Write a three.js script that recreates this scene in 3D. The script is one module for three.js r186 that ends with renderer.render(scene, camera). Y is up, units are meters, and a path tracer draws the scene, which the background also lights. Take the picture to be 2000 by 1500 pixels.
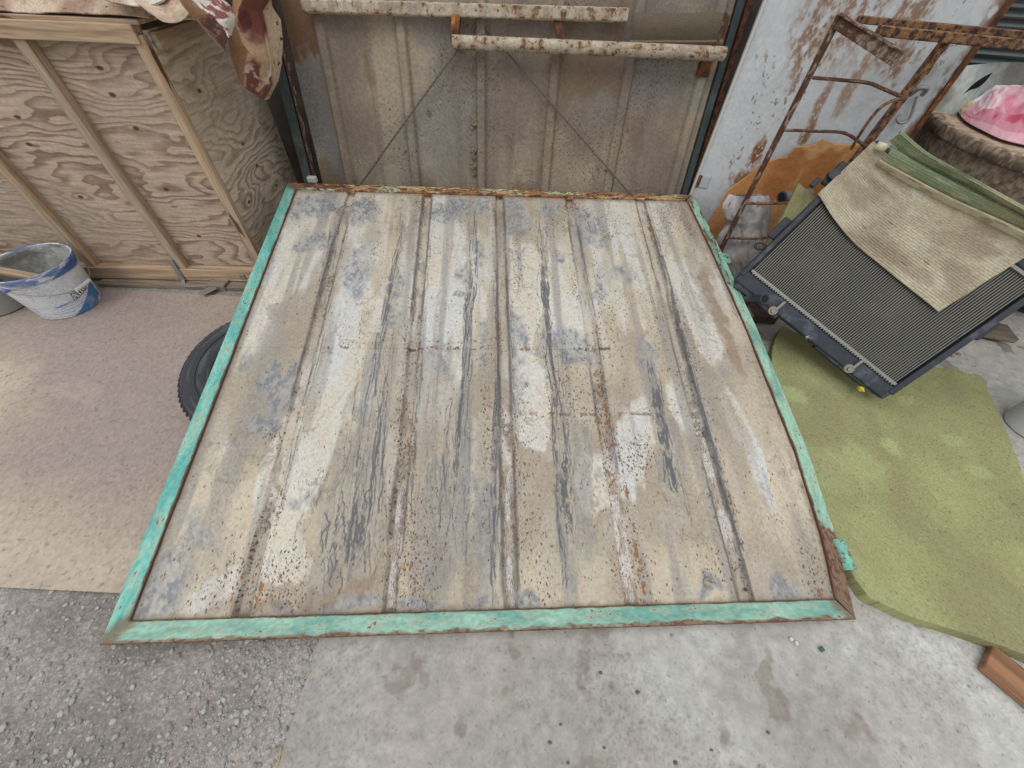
import * as THREE from 'three';
import { RoundedBoxGeometry } from 'three/addons/geometries/RoundedBoxGeometry.js';
import { mergeGeometries, toCreasedNormals } from 'three/addons/utils/BufferGeometryUtils.js';

// ---------------------------------------------------------------- camera, sky, sun, exposure
const scene = new THREE.Scene();
const camera = new THREE.PerspectiveCamera(90, 4 / 3, 0.05, 200);
camera.position.set(0, 1.4, 0);
camera.rotation.set(THREE.MathUtils.degToRad(-50.11), 0, THREE.MathUtils.degToRad(3.21));
const renderer = new THREE.WebGLRenderer({ antialias: true });
renderer.toneMapping = THREE.LinearToneMapping;
renderer.toneMappingExposure = 1.17;
renderer.shadowMap.enabled = true;
{ // overcast sky: a bright even cloud deck, slightly dimmer towards the horizon
  const W = 128, H = 64, d = new Float32Array(W * H * 4);
  for (let y = 0; y < H; y++) for (let x = 0; x < W; x++) {
    const el = ((y + .5) / H - .5) * Math.PI, i = (y * W + x) * 4;
    const s = el > 0 ? .36 + .86 * Math.sin(el) : .2;
    d[i] = s * .98; d[i + 1] = s * 1.005; d[i + 2] = s * 1.02; d[i + 3] = 1;
  }
  const t = new THREE.DataTexture(d, W, H, THREE.RGBAFormat, THREE.FloatType);
  t.mapping = THREE.EquirectangularReflectionMapping; t.magFilter = THREE.LinearFilter; t.needsUpdate = true;
  scene.background = t; scene.environment = t;
}
const sun = new THREE.DirectionalLight(0xfffaf3, .6);
sun.position.set(-2, 7, 3.2); sun.target.position.set(0, 0, -1);
sun.castShadow = true; sun.shadow.radius = 45; sun.shadow.mapSize.set(2048, 2048);
Object.assign(sun.shadow.camera, { left: -5, right: 5, top: 5, bottom: -5, near: .5, far: 20 });
scene.add(sun, sun.target);

// ---------------------------------------------------------------- helpers
let seed = 7;
const rnd = () => { seed = (seed + 0x6d2b79f5) | 0; let t = Math.imul(seed ^ (seed >>> 15), 1 | seed); t = (t + Math.imul(t ^ (t >>> 7), 61 | t)) ^ t; return ((t ^ (t >>> 14)) >>> 0) / 4294967296; };
const rr = (a, b) => a + (b - a) * rnd();
const clamp = (x, a = 0, b = 1) => x < a ? a : x > b ? b : x;
const mix = (a, b, t) => a + (b - a) * t;
const ss = (a, b, x) => { x = clamp((x - a) / (b - a)); return x * x * (3 - 2 * x); };
const PT = new Uint8Array(1024); { const p = [...Array(256).keys()]; for (let i = 255; i > 0; i--) { const j = (rnd() * (i + 1)) | 0; [p[i], p[j]] = [p[j], p[i]]; } for (let i = 0; i < 1024; i++) PT[i] = p[i & 255]; }
function vn(x, y) {
  const xi = Math.floor(x), yi = Math.floor(y); let fx = x - xi, fy = y - yi; fx = fx * fx * (3 - 2 * fx); fy = fy * fy * (3 - 2 * fy);
  const X = xi & 255, Y = yi & 255, a = PT[PT[X] + Y], b = PT[PT[X + 1] + Y], c = PT[PT[X] + Y + 1], d = PT[PT[X + 1] + Y + 1];
  return (a + (b - a) * fx + (c - a) * fy + (a - b - c + d) * fx * fy) / 255;
}
function fbm(x, y, o = 4) { let s = 0, a = .5, n = 0; for (let i = 0; i < o; i++) { s += a * vn(x, y); n += a; a *= .5; const q = x * 1.62 - y * 1.22 + 17.3; y = x * 1.22 + y * 1.62 + 9.1; x = q; } return s / n; }
const ridge = (x, y, o = 3) => 1 - Math.abs(2 * fbm(x, y, o) - 1);
function tex(W, H, fn, srgb = true, wrap = THREE.MirroredRepeatWrapping) {
  const d = new Uint8Array(W * H * 4), o = [0, 0, 0];
  for (let y = 0, i = 0; y < H; y++) for (let x = 0; x < W; x++, i += 4) { fn((x + .5) / W, (y + .5) / H, o); d[i] = clamp(o[0], 0, 255); d[i + 1] = clamp(o[1], 0, 255); d[i + 2] = clamp(o[2], 0, 255); d[i + 3] = 255; }
  const t = new THREE.DataTexture(d, W, H); t.wrapS = t.wrapT = wrap; t.magFilter = THREE.LinearFilter; if (srgb) t.colorSpace = THREE.SRGBColorSpace; t.needsUpdate = true; return t;
}
const grey = (W, H, fn, wrap) => tex(W, H, (u, v, o) => { o[0] = o[1] = o[2] = 255 * fn(u, v); }, false, wrap);
const set = (o, c) => { o[0] = c[0]; o[1] = c[1]; o[2] = c[2]; };
const blend = (o, c, t) => { o[0] += (c[0] - o[0]) * t; o[1] += (c[1] - o[1]) * t; o[2] += (c[2] - o[2]) * t; };
const mul = (o, k) => { o[0] *= k; o[1] *= k; o[2] *= k; };
function std(p) { return new THREE.MeshStandardMaterial({ roughness: .9, metalness: 0, side: THREE.DoubleSide, ...p }); }
const rep = (t, x, y) => { const k = t.clone(); k.repeat.set(x, y); k.needsUpdate = true; return k; };
const used = new Map();
function numbered(n) { const k = used.get(n) || 0; used.set(n, k + 1); return k ? n + '_' + String(k).padStart(3, '0') : n; }
function thing(name, label, category, group) { const o = new THREE.Group(); o.name = numbered(name); o.userData = { label, category }; if (group) o.userData.group = group; scene.add(o); return o; }
function obj(name, geo, m, parent) { const k = new THREE.Mesh(Array.isArray(geo) ? mergeGeometries(geo.map((q) => q.index ? q.toNonIndexed() : q)) : geo, m); k.name = name; k.castShadow = k.receiveShadow = true; parent.add(k); return k; }
function single(name, geo, m, label, category, group) { const k = obj(numbered(name), geo, m, scene); k.userData = { label, category }; if (group) k.userData.group = group; return k; }
function struct(name, geo, m) { const k = obj(name, geo, m, scene); k.userData = { kind: 'structure' }; return k; }
function setFrame(o, P, x, y, z) { o.position.set(...P); o.quaternion.setFromRotationMatrix(new THREE.Matrix4().makeBasis(new THREE.Vector3(...x), new THREE.Vector3(...y), new THREE.Vector3(...z))); }
const V = (a) => new THREE.Vector3(...a);
// uv in metres from the dominant normal; grain 'x'|'y'|'z' runs along u
function metreUV(g, grain = 'x', sc = 1, ou = rr(0, 9), ov = rr(0, 9)) {
  g = g.index ? g.toNonIndexed() : g; const p = g.attributes.position, n = g.attributes.normal, uv = new Float32Array(p.count * 2), G = 'xyz'.indexOf(grain);
  for (let i = 0; i < p.count; i += 3) {
    const a = [0, 0, 0]; for (let k = 0; k < 3; k++) { a[0] += Math.abs(n.getX(i + k)); a[1] += Math.abs(n.getY(i + k)); a[2] += Math.abs(n.getZ(i + k)); }
    const D = a.indexOf(Math.max(...a)); let ua, va; if (D === G) { ua = (G + 1) % 3; va = (G + 2) % 3; } else { ua = G; va = 3 - D - G; }
    for (let k = 0; k < 3; k++) { const c = [p.getX(i + k), p.getY(i + k), p.getZ(i + k)]; uv[(i + k) * 2] = c[ua] * sc + ou; uv[(i + k) * 2 + 1] = c[va] * sc + ov + D * .37; }
  }
  g.setAttribute('uv', new THREE.BufferAttribute(uv, 2)); return g;
}
function bar(w, h, d, x, y, z, grain = 'x', r = .003, jig = 0) { let g = new RoundedBoxGeometry(w, h, d, 2, Math.min(r, w / 3, h / 3, d / 3)); g.translate(x, y, z); return metreUV(g, grain); }
function beam(a, b, w, h, r = .003, up = [0, 1, 0]) { // box from point a to point b
  const A = V(a), B = V(b), L = A.distanceTo(B), g = metreUV(new RoundedBoxGeometry(L, h, w, 2, Math.min(r, w / 3, h / 3)), 'x');
  const x = B.clone().sub(A).normalize(), zz = x.clone().cross(V(up)).normalize(), y = zz.clone().cross(x);
  g.applyMatrix4(new THREE.Matrix4().makeBasis(x, y, zz).setPosition(A.add(B).multiplyScalar(.5))); return g;
}
function rod(pts, r, seg = 40, rs = 8, scl = 1) { // round rod through points, capped, uv in metres
  const c = new THREE.CatmullRomCurve3(pts.map(V), false, 'centripetal'), L = c.getLength(), g = new THREE.TubeGeometry(c, seg, r, rs, false), uv = g.attributes.uv, o = rr(0, 5);
  for (let i = 0; i < uv.count; i++) uv.setXY(i, uv.getX(i) * L * scl + o, uv.getY(i) * r * 6.28 * scl + o);
  const caps = [g.toNonIndexed()];
  for (const t of [0, 1]) { const q = new THREE.CircleGeometry(r, rs), T = c.getTangent(t).multiplyScalar(t ? 1 : -1); q.applyQuaternion(new THREE.Quaternion().setFromUnitVectors(new THREE.Vector3(0, 0, 1), T)); const P = c.getPoint(t); q.translate(P.x, P.y, P.z); caps.push(q.toNonIndexed()); }
  return mergeGeometries(caps);
}
// closed sheet of thickness th from a grid of points fn(s,t) -> [x,y,z]; uv = (s*us, t*ut)
function sheet(fn, ns, nt, th, us = 1, ut = 1, flip = false, dir = null) {
  const N = (ns + 1) * (nt + 1), top = new Float32Array(N * 3);
  for (let j = 0, k = 0; j <= nt; j++) for (let i = 0; i <= ns; i++, k += 3) { const p = fn(i / ns, j / nt); top[k] = p[0]; top[k + 1] = p[1]; top[k + 2] = p[2]; }
  const id = []; for (let j = 0; j < nt; j++) for (let i = 0; i < ns; i++) { const a = j * (ns + 1) + i, b = a + 1, c = a + ns + 1, d = c + 1; flip ? id.push(a, c, b, b, c, d) : id.push(a, b, c, b, d, c); }
  const g = new THREE.BufferGeometry(); g.setAttribute('position', new THREE.BufferAttribute(top, 3)); g.setIndex(id); g.computeVertexNormals(); const n = g.attributes.normal.array;
  if (!th) { const uv = new Float32Array(N * 2); for (let j = 0, k = 0; j <= nt; j++) for (let i = 0; i <= ns; i++) { uv[k++] = i / ns * us; uv[k++] = j / nt * ut; } g.setAttribute('uv', new THREE.BufferAttribute(uv, 2)); return g; }
  const pos = new Float32Array(N * 6); pos.set(top); for (let k = 0; k < N * 3; k++) pos[N * 3 + k] = top[k] - (dir ? dir[k % 3] : n[k]) * th;
  const all = id.slice(); for (let k = 0; k < id.length; k += 3) all.push(N + id[k], N + id[k + 2], N + id[k + 1]);
  const q = (a, b) => all.push(a, a + N, b, b, a + N, b + N);
  for (let i = 0; i < ns; i++) { flip ? q(i, i + 1) : q(i + 1, i); const e = nt * (ns + 1) + i; flip ? q(e + 1, e) : q(e, e + 1); }
  for (let j = 0; j < nt; j++) { const a = j * (ns + 1), b = a + ns + 1; flip ? q(b, a) : q(a, b); flip ? q(a + ns, b + ns) : q(b + ns, a + ns); }
  const uv = new Float32Array(N * 4); for (let j = 0, k = 0; j <= nt; j++) for (let i = 0; i <= ns; i++, k += 2) { uv[k] = uv[k + N * 2] = i / ns * us; uv[k + 1] = uv[k + 1 + N * 2] = j / nt * ut; }
  const G = new THREE.BufferGeometry(); G.setAttribute('position', new THREE.BufferAttribute(pos, 3)); G.setAttribute('uv', new THREE.BufferAttribute(uv, 2)); G.setIndex(all);
  return toCreasedNormals(G, .9);
}
function curve(pts) { const c = new THREE.CatmullRomCurve3(pts.map(V), false, 'centripetal'); return (t) => c.getPoint(clamp(t)).toArray(); }
function poly(pts) { // piecewise straight curve by length
  const L = [0]; for (let i = 1; i < pts.length; i++) L.push(L[i - 1] + V(pts[i]).distanceTo(V(pts[i - 1])));
  return (t) => { const s = clamp(t) * L[L.length - 1]; let i = 1; while (i < L.length - 1 && L[i] < s) i++; const k = (s - L[i - 1]) / (L[i] - L[i - 1] || 1); return pts[i].map((q, c) => mix(pts[i - 1][c], q, k)); };
}
const lerp3 = (a, b, t) => [mix(a[0], b[0], t), mix(a[1], b[1], t), mix(a[2], b[2], t)];
function lump(r, sx, sy, sz, k = .25, det = 2) { // uneven stone or clod
  const g = new THREE.IcosahedronGeometry(r, det), p = g.attributes.position, o = rr(0, 99);
  for (let i = 0; i < p.count; i++) { const x = p.getX(i) / r, y = p.getY(i) / r, z = p.getZ(i) / r, s = 1 + k * (fbm(x * 1.6 + o, y * 1.6 + z * 2.1 + o, 2) * 2 - 1); p.setXYZ(i, p.getX(i) * s * sx, p.getY(i) * s * sy, p.getZ(i) * s * sz); }
  g.computeVertexNormals(); return metreUV(g);
}

// ---------------------------------------------------------------- shared materials
const rustTex = tex(512, 512, (u, v, o) => {
  const n = fbm(u * 9, v * 9, 5), f = fbm(u * 60, v * 60, 3); set(o, [112, 68, 42]); blend(o, [158, 102, 55], ss(.5, .72, n)); blend(o, [72, 46, 36], ss(.5, .3, n)); mul(o, .72 + .56 * f);
});
const rustBump = grey(512, 512, (u, v) => fbm(u * 40, v * 40, 4));
const M = {};
M.rust = std({ map: rep(rustTex, 2, 2), bumpMap: rep(rustBump, 2, 2), bumpScale: .0012, roughness: .95 });
const rust2 = tex(512, 512, (u, v, o) => { const n = fbm(u * 26, v * 26, 5), f = fbm(u * 110, v * 110, 3); set(o, [104, 74, 56]); blend(o, [134, 98, 68], ss(.48, .62, n)); blend(o, [58, 40, 34], ss(.46, .3, n)); mul(o, .7 + .6 * f); });
M.rustBar = std({ map: rep(rust2, 3, 3), bumpMap: rep(rustBump, 3, 3), bumpScale: .001, roughness: .92 });
M.thinRust = std({ map: rep(tex(256, 256, (u, v, o) => { const n = fbm(u * 10, v * 10, 4); set(o, [86, 66, 56]); blend(o, [140, 122, 108], ss(.52, .7, n)); blend(o, [88, 50, 34], ss(.5, .36, n)); mul(o, .75 + .5 * fbm(u * 60, v * 60, 2)); }), 5, 5), roughness: .9 });
M.pipe = std({ map: tex(1024, 512, (u, v, o) => { // flaking cream paint over rust; v runs round the bar
  const n = fbm(u * 9, v * 16, 5), f = fbm(u * 150, v * 160, 2), m = fbm(u * 50, v * 50, 4); set(o, [186, 174, 156]); blend(o, [164, 152, 136], ss(.4, .7, fbm(u * 30 + 4, v * 8, 3)));
  const r = ss(.54, .72, .4 * n + .35 * m + .3 * f + .02); blend(o, [134, 96, 60], r * .9); blend(o, [92, 68, 50], ss(.55, .72, m * .6 + f * .4) * r); mul(o, .82 + .32 * f);
}), bumpMap: grey(512, 256, (u, v) => fbm(u * 50, v * 40, 3)), bumpScale: .0015 });
const rings = (h) => { const f = h - Math.floor(h); return ss(.35, .92, f) * (1 - ss(.94, 1, f)); };
function woodTex(W, H, base, dark, greyed, k, sy) { return tex(W, H, (u, v, o) => { const x = u * 2, y = v * sy; const h = y * k + 2.2 * fbm(x * .9, y * 5, 3) + .3 * fbm(x * 8, y * 60, 2); set(o, base); blend(o, dark, .55 * rings(h)); blend(o, greyed, .6 * ss(.4, .7, fbm(x * 1.6 + 7, y * 5, 4))); mul(o, .86 + .28 * fbm(x * 14, y * 160, 3)); const s = fbm(x * 5 + 3, y * 22 + 1, 3); blend(o, [70, 52, 40], .8 * ss(.74, .8, s)); }); }
M.lumber = std({ map: rep(woodTex(1024, 512, [186, 160, 132], [136, 106, 82], [158, 146, 132], 26, .5), .5, 2), roughness: .92, bumpMap: rep(grey(512, 256, (u, v) => fbm(u * 10, v * 120, 3)), .5, 2), bumpScale: .001 });
M.plank = std({ map: rep(woodTex(512, 256, [150, 108, 80], [104, 72, 52], [134, 104, 84], 18, .5), .5, 2), roughness: .85 });
M.oldPlank = std({ map: rep(woodTex(512, 256, [142, 128, 112], [98, 84, 72], [120, 112, 104], 22, .5), .5, 2), roughness: .95 });
M.darkPlank = std({ map: rep(woodTex(256, 256, [92, 74, 64], [60, 46, 40], [80, 70, 66], 22, .5), .5, 2), roughness: .95 });
M.black = std({ map: rep(tex(256, 256, (u, v, o) => { const n = fbm(u * 8, v * 8, 4); set(o, [42, 47, 56]); blend(o, [74, 80, 90], ss(.5, .75, n)); mul(o, .85 + .3 * fbm(u * 60, v * 60, 2)); }), 2, 2), roughness: .6 });
M.rubber = std({ map: rep(tex(512, 512, (u, v, o) => { set(o, [50, 52, 56]); blend(o, [86, 88, 92], .7 * ss(.5, .75, fbm(u * 9, v * 14, 5))); mul(o, .85 + .3 * fbm(u * 70, v * 70, 2)); }), 2, 2), roughness: .85 });
M.steel = std({ color: 0x9a9a98, metalness: .6, roughness: .5, map: rustTex && null });
M.mudDark = std({ map: rep(rustBump, 4, 4), color: 0xa8977f, bumpMap: rep(rustBump, 6, 6), bumpScale: .003, roughness: 1 });
M.wire = std({ color: 0x6a6056, roughness: .8 });
M.white = std({ color: 0xc9c8c2, roughness: .6 });
M.mud = std({ map: rep(tex(256, 256, (u, v, o) => { set(o, [150, 138, 124]); mul(o, .75 + .5 * fbm(u * 20, v * 20, 4)); }), 6, 6), bumpMap: rep(grey(256, 256, (u, v) => fbm(u * 24, v * 24, 4)), 6, 6), bumpScale: .003, roughness: 1 });

// ---------------------------------------------------------------- ground
{ // trodden grit: ground sheet to the horizon
  const g = new THREE.PlaneGeometry(120, 120, 1, 1); g.rotateX(-Math.PI / 2);
  const uv = g.attributes.uv; for (let i = 0; i < 4; i++) uv.setXY(i, uv.getX(i) * 60, uv.getY(i) * 60);
  const cell = (x, y) => { let best = 9, b2 = 9, id = 0; const xi = Math.floor(x), yi = Math.floor(y); for (let j = -1; j < 2; j++) for (let i = -1; i < 2; i++) { const X = xi + i, Y = yi + j, h = PT[PT[X & 255] + (Y & 255)], h2 = PT[h + 31], d = Math.hypot(X + h / 255 - x, Y + h2 / 255 - y); if (d < best) { b2 = best; best = d; id = h; } else if (d < b2) b2 = d; } return [best, b2, id]; };
  const col = tex(1024, 1024, (u, v, o) => { const x = u * 2, y = v * 2, c = cell(x * 70 + fbm(x * 60, y * 60, 2), y * 70), c2 = cell(x * 150, y * 150), n = fbm(x * 2.3, y * 2.3, 5);
    set(o, [146, 141, 134]); blend(o, [168, 163, 156], ss(.5, .66, n)); blend(o, [130, 125, 118], ss(.48, .34, n)); blend(o, [166, 152, 148], .5 * ss(.55, .7, fbm(x * 5 + 9, y * 5, 3)));
    const g1 = ss(.44, .56, fbm(x * 4 + 3, y * 4 + 8, 3)); const st = ss(.34, .22, c[0]) * (c[2] > 120 ? 1 : 0) * g1; blend(o, [112 + c[2] * .24, 108 + c[2] * .235, 104 + c[2] * .225], st * .8);
    mul(o, .9 + .2 * (c2[2] / 255) * ss(.5, .3, c2[0])); mul(o, .84 + .32 * fbm(x * 90, y * 90, 3)); });
  const bmp = grey(1024, 1024, (u, v) => { const x = u * 2, y = v * 2, c = cell(x * 70 + fbm(x * 60, y * 60, 2), y * 70), g1 = ss(.44, .56, fbm(x * 4 + 3, y * 4 + 8, 3)); return .35 * fbm(x * 12, y * 12, 4) + .3 * ss(.42, .1, c[0]) * (c[2] > 120 ? 1 : .2) * g1 + .35 * fbm(x * 110, y * 110, 3); });
  struct('ground', g, std({ map: col, bumpMap: bmp, bumpScale: .006, roughness: 1 }));
}
{ // concrete slab: from the crack line to the right
  const x0 = -.535, x1 = 3.4, z0 = -2.3, z1 = 1.4, TS = 4;
  const col = tex(1536, 1536, (u, v, o) => { const x = u * TS, y = v * TS, n = fbm(x * 1.4, y * 1.4, 5), f = fbm(x * 40, y * 40, 3);
    set(o, [173, 172, 167]); blend(o, [184, 183, 178], ss(.5, .68, n)); blend(o, [154, 150, 144], ss(.47, .32, n)); blend(o, [166, 160, 154], .5 * ss(.56, .7, fbm(x * 3 + 5, y * 3, 4)));
    const pale = ss(.46, .6, fbm(x * 2, y * 2, 4) * .5 + .5 * ss(2.0, 2.35, x)) ; blend(o, [206, 201, 194], pale * ss(1.95, 2.2, x) * ss(2.9, 3.1, y + .0));
    const dk = fbm(x * 9 + 2, y * 9 + 11, 4); blend(o, [132, 125, 116], .7 * ss(.67, .73, dk)); const grit = fbm(x * 2.2 + 20, y * 2.2, 4); mul(o, 1 - .1 * ss(.55, .75, fbm(x * 150, y * 150, 2)) * ss(.42, .62, grit));
    blend(o, [110, 107, 102], .5 * ss(.79, .86, fbm(x * 130 + 40, y * 130, 2))); mul(o, .9 + .2 * f); mul(o, .94 + .12 * fbm(x * 200, y * 200, 2)); });
  const bmp = grey(1024, 1024, (u, v) => { const x = u * TS, y = v * TS; return .5 * fbm(x * 9, y * 9, 4) + .5 * fbm(x * 110, y * 110, 3) - .3 * ss(.78, .84, fbm(x * 75 + 40, y * 75, 2)); });
  const edge = (z) => x0 + .012 * (fbm(z * 9, 3, 3) - .5) + .006 * (fbm(z * 60, 8, 2) - .5);
  const g = sheet((s, t) => { const z = mix(z1, z0, t), xa = edge(z); return [mix(xa, x1, s), .012 + .002 * fbm(s * 20, t * 20, 2), z]; }, 60, 200, .05, (x1 - x0) / TS, (z1 - z0) / TS);
  struct('concrete_slab', g, std({ map: col, bumpMap: bmp, bumpScale: .0018, roughness: .95 }));
}
{ // loose gravel, nobody could count it
  const g = new THREE.IcosahedronGeometry(1, 1), p = g.attributes.position; for (let i = 0; i < p.count; i++) { const s = .8 + .4 * vn(p.getX(i) * 1.7 + 5, p.getY(i) * 1.7 + p.getZ(i) * 3); p.setXYZ(i, p.getX(i) * s, p.getY(i) * s * .6, p.getZ(i) * s); } g.computeVertexNormals();
  const make = (N, place, name) => { const im = new THREE.InstancedMesh(g, std({ color: 0xffffff, roughness: .95 }), N), m = new THREE.Matrix4(), q = new THREE.Quaternion(), e = new THREE.Euler(), c = new THREE.Color();
    for (let i = 0; i < N; i++) { const [x, y, z, r] = place(); e.set(rr(-.4, .4), rr(0, 6.3), rr(-.4, .4)); q.setFromEuler(e); const k = r * rr(.8, 1.3); m.compose(new THREE.Vector3(x, y + r * .25, z), q, new THREE.Vector3(k, r, k * rr(.6, 1))); im.setMatrixAt(i, m); const b = rr(.22, .4); c.setRGB(b * 1.02, b * .98, b * .93); im.setColorAt(i, c); }
    im.name = name; im.castShadow = im.receiveShadow = true; im.userData = { kind: 'stuff', label: name === 'gravel' ? 'loose grey gravel strewn over the dirt left of the slab' : 'fine grit scattered on the concrete slab', category: 'gravel' }; scene.add(im); };
  make(5200, () => { for (;;) { const x = rr(-1.75, -.53), z = rr(-.24, .45); if (fbm(x * 4 + 3, z * 4 + 8, 3) + rr(-.2, .2) + (z < -.14 ? .12 : 0) + (x > -.75 ? .08 : 0) > .46) return [x, 0, z, .0015 + .0065 * Math.pow(rnd(), 3)]; } }, 'gravel');
  make(700, () => { for (;;) { const x = rr(-.5, 2.6), z = rr(-2.2, .3); if (fbm(x * 2.2 + 20, z * 2.2, 4) + rr(-.25, .25) > .52) return [x, .014, z, .001 + .0035 * Math.pow(rnd(), 4)]; } }, 'grit');
}
{ // lino sheet lying on the dirt at the left
  const col = tex(1024, 1024, (u, v, o) => { const x = u * 2.4, y = v * 2.4, n = fbm(x * 1.6 + 2, y * 1.6, 5); set(o, [160, 145, 134]); blend(o, [180, 165, 147], ss(.46, .7, n)); blend(o, [152, 137, 131], ss(.52, .3, n)); blend(o, [188, 174, 156], .6 * ss(.16, .02, v + .12 * (fbm(x * 4, y * 4, 3) - .5))); mul(o, .9 + .2 * fbm(x * 110, y * 80, 3)); blend(o, [192, 178, 164], .2 * ss(.7, .8, fbm(x * 3 + 20, y * 5, 4))); blend(o, [112, 100, 94], .5 * ss(.72, .82, fbm(x * 120, y * 90 + 9, 2))); });
  const g = sheet((s, t) => { const z = mix(-.2 - .02 * s, -1.69, t); return [mix(-3.6, -.88, s), .006 + .006 * fbm(s * 7, t * 6, 2) + .004 * ss(.03, 0, t), z]; }, 90, 60, .004, 1.13, .62);
  single('lino_sheet', g, std({ map: col, bumpMap: grey(1024, 1024, (u, v) => fbm(u * 240, v * 180, 3) * .7 + .3 * fbm(u * 14, v * 14, 3)), bumpScale: .0018, roughness: .85 }), 'large dusty purplish brown floor sheet spread on the ground between bucket and gate panel', 'floor sheet');
  single('threshold_board', metreUV(sheet((s, t) => [mix(-2.36, -1.1, s), .02 + .003 * fbm(s * 20, t * 4, 2), mix(-1.715, -1.86, t) - .05 * s], 40, 6, .018), 'x'), M.oldPlank, 'flat dusty board on the ground along the foot of the plywood crate', 'board');
}

// ---------------------------------------------------------------- garage wall behind (dark gaps show it)
{
  const w = struct('back_wall', bar(9, 3.2, .12, .5, 1.6, -3.05, 'x', .01), std({ map: rep(tex(256, 256, (u, v, o) => { set(o, [74, 66, 60]); mul(o, .7 + .6 * fbm(u * 12, v * 12, 4)); }), 1, 1) }));
}

// ---------------------------------------------------------------- the gate leaf leaning at the back
{
  const root = thing('sheet_metal_gate', 'dirty grey corrugated metal gate with two rusty bars standing behind the green panel', 'gate');
  setFrame(root, [0,0,-2.252],[1,0,0],[0,.978,-.208],[0,.208,.978]);
  const XL = -1.19, XR = .92, YT = 1.62, RB = [-1.019, -.629, -.243, .126, .492, .86];
  const col = tex(1024, 768, (u, v, o) => { const x = mix(XL, XR, u), y = v * YT, n = fbm(x * 3.2, y * 2.2, 5), st = fbm(x * 16, y * 1.5 + 4, 4), f = fbm(x * 120, y * 120, 3), sp = fbm(x * 190 + 30, y * 150, 2);
    set(o, [144, 131, 116]); blend(o, [162, 149, 131], ss(.5, .68, n)); blend(o, [128, 116, 106], ss(.5, .34, n)); blend(o, [124, 120, 117], .6 * ss(.54, .72, fbm(x * 2.1 + 11, y * 3 + 2, 4))); blend(o, [112, 99, 87], .35 * ss(.52, .74, st));
    if (x < -1.03) blend(o, [118, 120, 122], .65 * ss(.35, .55, fbm(x * 4, y * 3 + 30, 3)) * ss(-1.03, -1.07, x));
    let e = 9; for (const r of RB) e = Math.min(e, Math.abs(Math.abs(x - r) - .026)); blend(o, [112, 98, 85], .25 * ss(.02, .0, e + .02 * (st - .5)));
    blend(o, [84, 62, 46], .8 * ss(.7, .78, sp) * ss(.45, .65, fbm(x * 3 + 50, y * 3, 3))); blend(o, [116, 88, 68], .5 * ss(.6, .78, fbm(x * 5 + 80, y * 3, 4)));
    if (x < -1.05 && y > .9) blend(o, [104, 68, 46], .7 * ss(.45, .6, fbm(x * 14, y * 9, 3)));
    mul(o, .88 + .24 * f); });
  const mudA = (x, y) => ss(.5, .62, fbm(x * 2.2 + 6, y * 2.4 + 1, 3) + .12 * ss(.5, -.2, Math.abs(x + .1)));
  const bmp = grey(1024, 768, (u, v) => { const x = mix(XL, XR, u), y = v * YT; return .25 * fbm(x * 90, y * 90, 3) + .55 * mudA(x, y) * fbm(x * 45, y * 38, 4) + .1 * fbm(x * 9, y * 3, 2); });
  const prof = (x) => { let h = 0; for (const r of RB) h = Math.max(h, .024 * ss(.032, .017, Math.abs(x - r))); for (const q of [-.82, -.44, -.06, .3, .68]) h -= .003 * ss(.008, .002, Math.abs(x - q)); return h; };
  const sm = std({ map: col, bumpMap: bmp, bumpScale: .004, roughness: .95 });
  obj('sheet_panel', sheet((s, t) => { const x = mix(XL, XR, s), y = t * YT; return [x, y, prof(x) + .006 * (fbm(x * 4, y * 3, 3) - .5) + .004 * mudA(x, y) * fbm(x * 30, y * 30, 2)]; }, 420, 120, .004, 1, 1), sm, root);
  const P = M.pipe;
  obj('frame_post', bar(.05, YT, .03, XL + .02, YT / 2, -.03, 'y'), M.thinRust, root); obj('frame_post', bar(.05, YT, .03, XR - .01, YT / 2, -.022, 'y'), M.thinRust, root);
  const ya = 1.136, yb = 1.177;
  obj('cross_bar', beam([-1.065, ya, .05], [.436, yb - .012, .05], .045, .05, .01), P, root).userData = { label: 'upper square bar' };
  obj('cross_bar', rod([[-.369,1.038,.09], [.908,1.05,.09]], .027, 60, 18), P, root).userData = { label: 'lower round rusty bar' };
  const p0 = [-.351,1.148,.05], p1 = [-.362,1.043,.07]; obj('link_post', beam(p0, p1, .04, .04, .004, [0, 0, 1]), M.rust, root);
  obj('link_post', beam([.113,1.154,.03], [.14,1.057,.05], .035, .05, .004, [0, 0, 1]), M.rust, root);
  const q0 = [.464,1.12,.03], q1 = [.867,1.137,.03];
  obj('bent_plate', sheet((s, t) => { const b = lerp3(q0, q1, s); return [b[0], b[1] - .055 + t * .11 - (t < .2 && s > .15 && s < .3 ? .0 : 0), b[2] + .03 * Math.sin(t * 2.4) + .004 * fbm(s * 9, t * 5, 2) + (t < .12 ? .03 : 0)]; }, 30, 12, .004), M.mudDark, root);
  obj('latch_box', bar(.05, .13, .05, .877, 1.13, .02, 'y'), M.thinRust, root);
  obj('latch_box', bar(.055, .06, .04, .856, .993, .02, 'y'), M.rust, root);
  obj('hinge', bar(.03, .07, .03, -1.232, .56, -.005, 'y'), M.rust, root);
  for (const [x, y, r] of [[-.286,.725, .022], [-.291,.576, .018], [-.29,.5, .02], [-.524,.759, .01]]) { const k = mergeGeometries([0, 1, 2, 3].map((i) => { const q = lump(r * rr(.4, .8), 1, 1.2, .5, .9, 2); q.translate(x + rr(-.6, .6) * r, y + (i - 1.5) * r * .7, .012); return q; })); obj('mud_lump', k, M.mudDark, root); }
  const top = [-.25,1.123,.02];
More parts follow.
